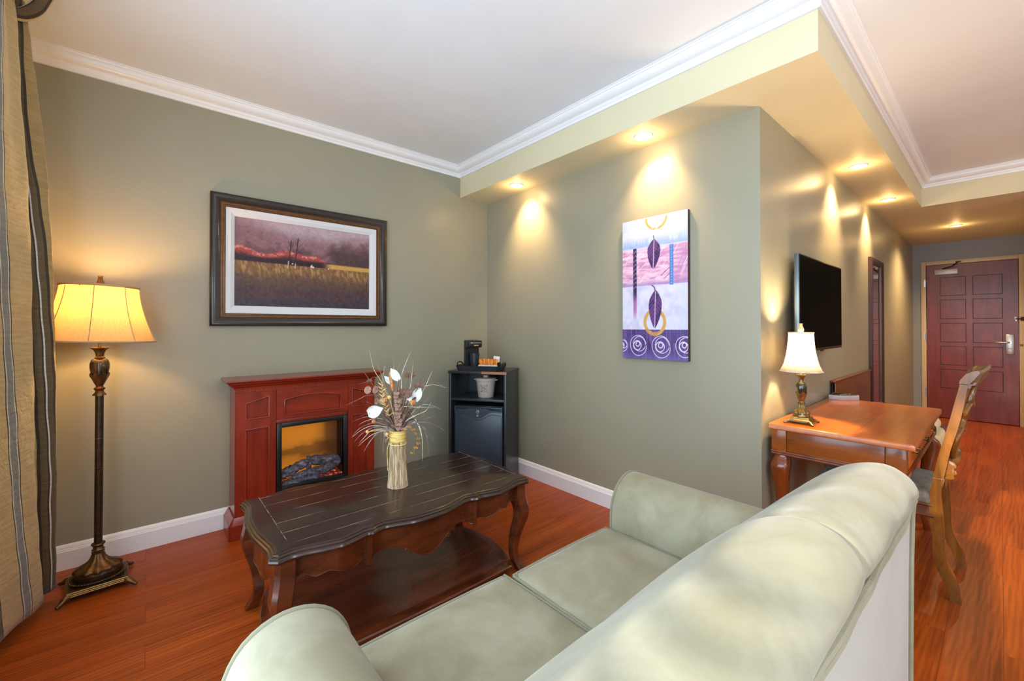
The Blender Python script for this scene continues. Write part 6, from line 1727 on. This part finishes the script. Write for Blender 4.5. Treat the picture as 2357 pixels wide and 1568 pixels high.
ctl = {  # height -> crest positions measured across the folds
    'z':  [0.06, 0.30, 0.60, 1.00, 1.50, 1.80, 2.10, 2.40, 2.56],
    'xa': [-.327, -.332, -.338, -.342, -.349, -.359, -.377, -.391, -.402],
    'ya': [2.68, 2.60, 2.55, 2.52, 2.50, 2.50, 2.50, 2.50, 2.50],
    'xb': [-.304, -.298, -.292, -.293, -.303, -.318, -.340, -.372, -.390],
    'yb': [2.78, 2.70, 2.64, 2.61, 2.60, 2.60, 2.60, 2.60, 2.60]}
def fold_line(z):
    g = lambda k: interp(z, ctl['z'], ctl[k])
    xa, ya, xb, yb = g('xa'), g('ya'), g('xb'), g('yb')
    dy = ya - 2.50
    return [(-.46, 1.80), (-.50, 1.86), (-.455, 1.93), (-.405, 2.00), (-.410, 2.08), (-.47, 2.14), (-.485, 2.20 + dy * .3), (-.435, 2.26 + dy * .5), (-.398 + .0, 2.33 + dy * .7), (xa - .018, ya - .075), (xa, ya - .012), (xa - .012, ya + .012), (xa - .062, ya + .020), (xa - .082, ya + .032), (xa - .055, (ya + yb) / 2 + .004), (xb - .030, yb - .030), (xb, yb - .006), (xb - .008, yb + .010), (xb - .06, yb + .016), (xb - .12, yb + .014), (-.46, yb + .012)]
t = thing('curtain', 'gold striped floor length curtain gathered at the window by the floor lamp', 'curtain', (-0.42, 2.3, 0.06))
NU, NZ = 170, 70
bm = BM(); uvl = bm.loops.layers.uv.new('cloth')
grid = []; us = []
rnd = random.Random(3)
for k in range(NZ):
    z = 0.06 + (2.56 - 0.06) * (k / (NZ - 1))
    P = crom(fold_line(z), NU)
    row = []
    for i, p in enumerate(P):
        zz = z
        if k == 0: zz = 0.062 + 0.006 * math.sin(i * 0.21)
        wr = 0.0010 * math.sin(z * 13 + i * 0.35) + 0.0010 * math.sin(z * 31 - i * 0.21 + 1.0)
        row.append(bm.verts.new((p.x + wr, p.y + wr * 0.5, zz)))
    grid.append(row)
for k in range(NZ - 1):
    for i in range(NU - 1):
        f = bm.faces.new((grid[k][i], grid[k][i + 1], grid[k + 1][i + 1], grid[k + 1][i]))
        for lp, (ii, kk) in zip(f.loops, ((i, k), (i + 1, k), (i + 1, k + 1), (i, k + 1))):
            zz_ = 0.06 + 2.5 * kk / (NZ - 1); lp[uvl].uv = (ii / (NU - 1) - shift(ii / (NU - 1), zz_), kk / (NZ - 1))
bm.transform(ROOTM[t.name].inverted())
me = bpy.data.meshes.new('cloth_panel')
for f in bm.faces: f.smooth = True
bm.to_mesh(me); bm.free(); me.materials.append(M_CURT)
o = bpy.data.objects.new('cloth_panel', me); COL.objects.link(o); o.parent = t
sm = o.modifiers.new('thickness', 'SOLIDIFY'); sm.thickness = 0.002
# gathered swag end at the head of the curtain
bm = BM(); uvl = bm.loops.layers.uv.new('cloth')
a0 = [(-0.300, 2.50, 2.62), (-0.325, 2.52, 2.56), (-0.352, 2.54, 2.51), (-0.392, 2.55, 2.475), (-0.43, 2.54, 2.46)]
P = crom(a0, 20); rows = []
for k, p in enumerate(P):
    w = 0.050 - 0.018 * k / 19; row = []
    for j in range(17):
        s = j / 16; a = s * PI * 1.2 - 0.3
        row.append(bm.verts.new((p.x + 0.02 * math.cos(a) + 0.004 * math.sin(9 * s), p.y - 0.05 * math.sin(a) * 0.6, p.z + w * (s - 0.35) + 0.004 * math.sin(11 * s + k * .2))))
    rows.append(row)
for k in range(19):
    for j in range(16):
        f = bm.faces.new((rows[k][j], rows[k][j + 1], rows[k + 1][j + 1], rows[k + 1][j]))
        for lp, (kk, jj) in zip(f.loops, ((k, j), (k, j + 1), (k + 1, j + 1), (k + 1, j))): lp[uvl].uv = (0.79 + 0.07 * jj / 16, kk / 19)
bm.transform(ROOTM[t.name].inverted())
me = bpy.data.meshes.new('swag')
for f in bm.faces: f.smooth = True
bm.to_mesh(me); bm.free(); me.materials.append(M_CURT)
o = bpy.data.objects.new('swag', me); COL.objects.link(o); o.parent = t
sm = o.modifiers.new('thickness', 'SOLIDIFY'); sm.thickness = 0.003
bm = BM(); tube(bm, [(-0.45, -1.0, 2.575), (-0.45, 2.70, 2.575)], 0.014, 12)
for y in (-0.95, 0.9, 2.66): tube(bm, [(-0.45, y, 2.575), (XW + 0.001, y, 2.575)], 0.008, 8)
obj('curtain_rod', bm, M_BRONZE_DK, t)
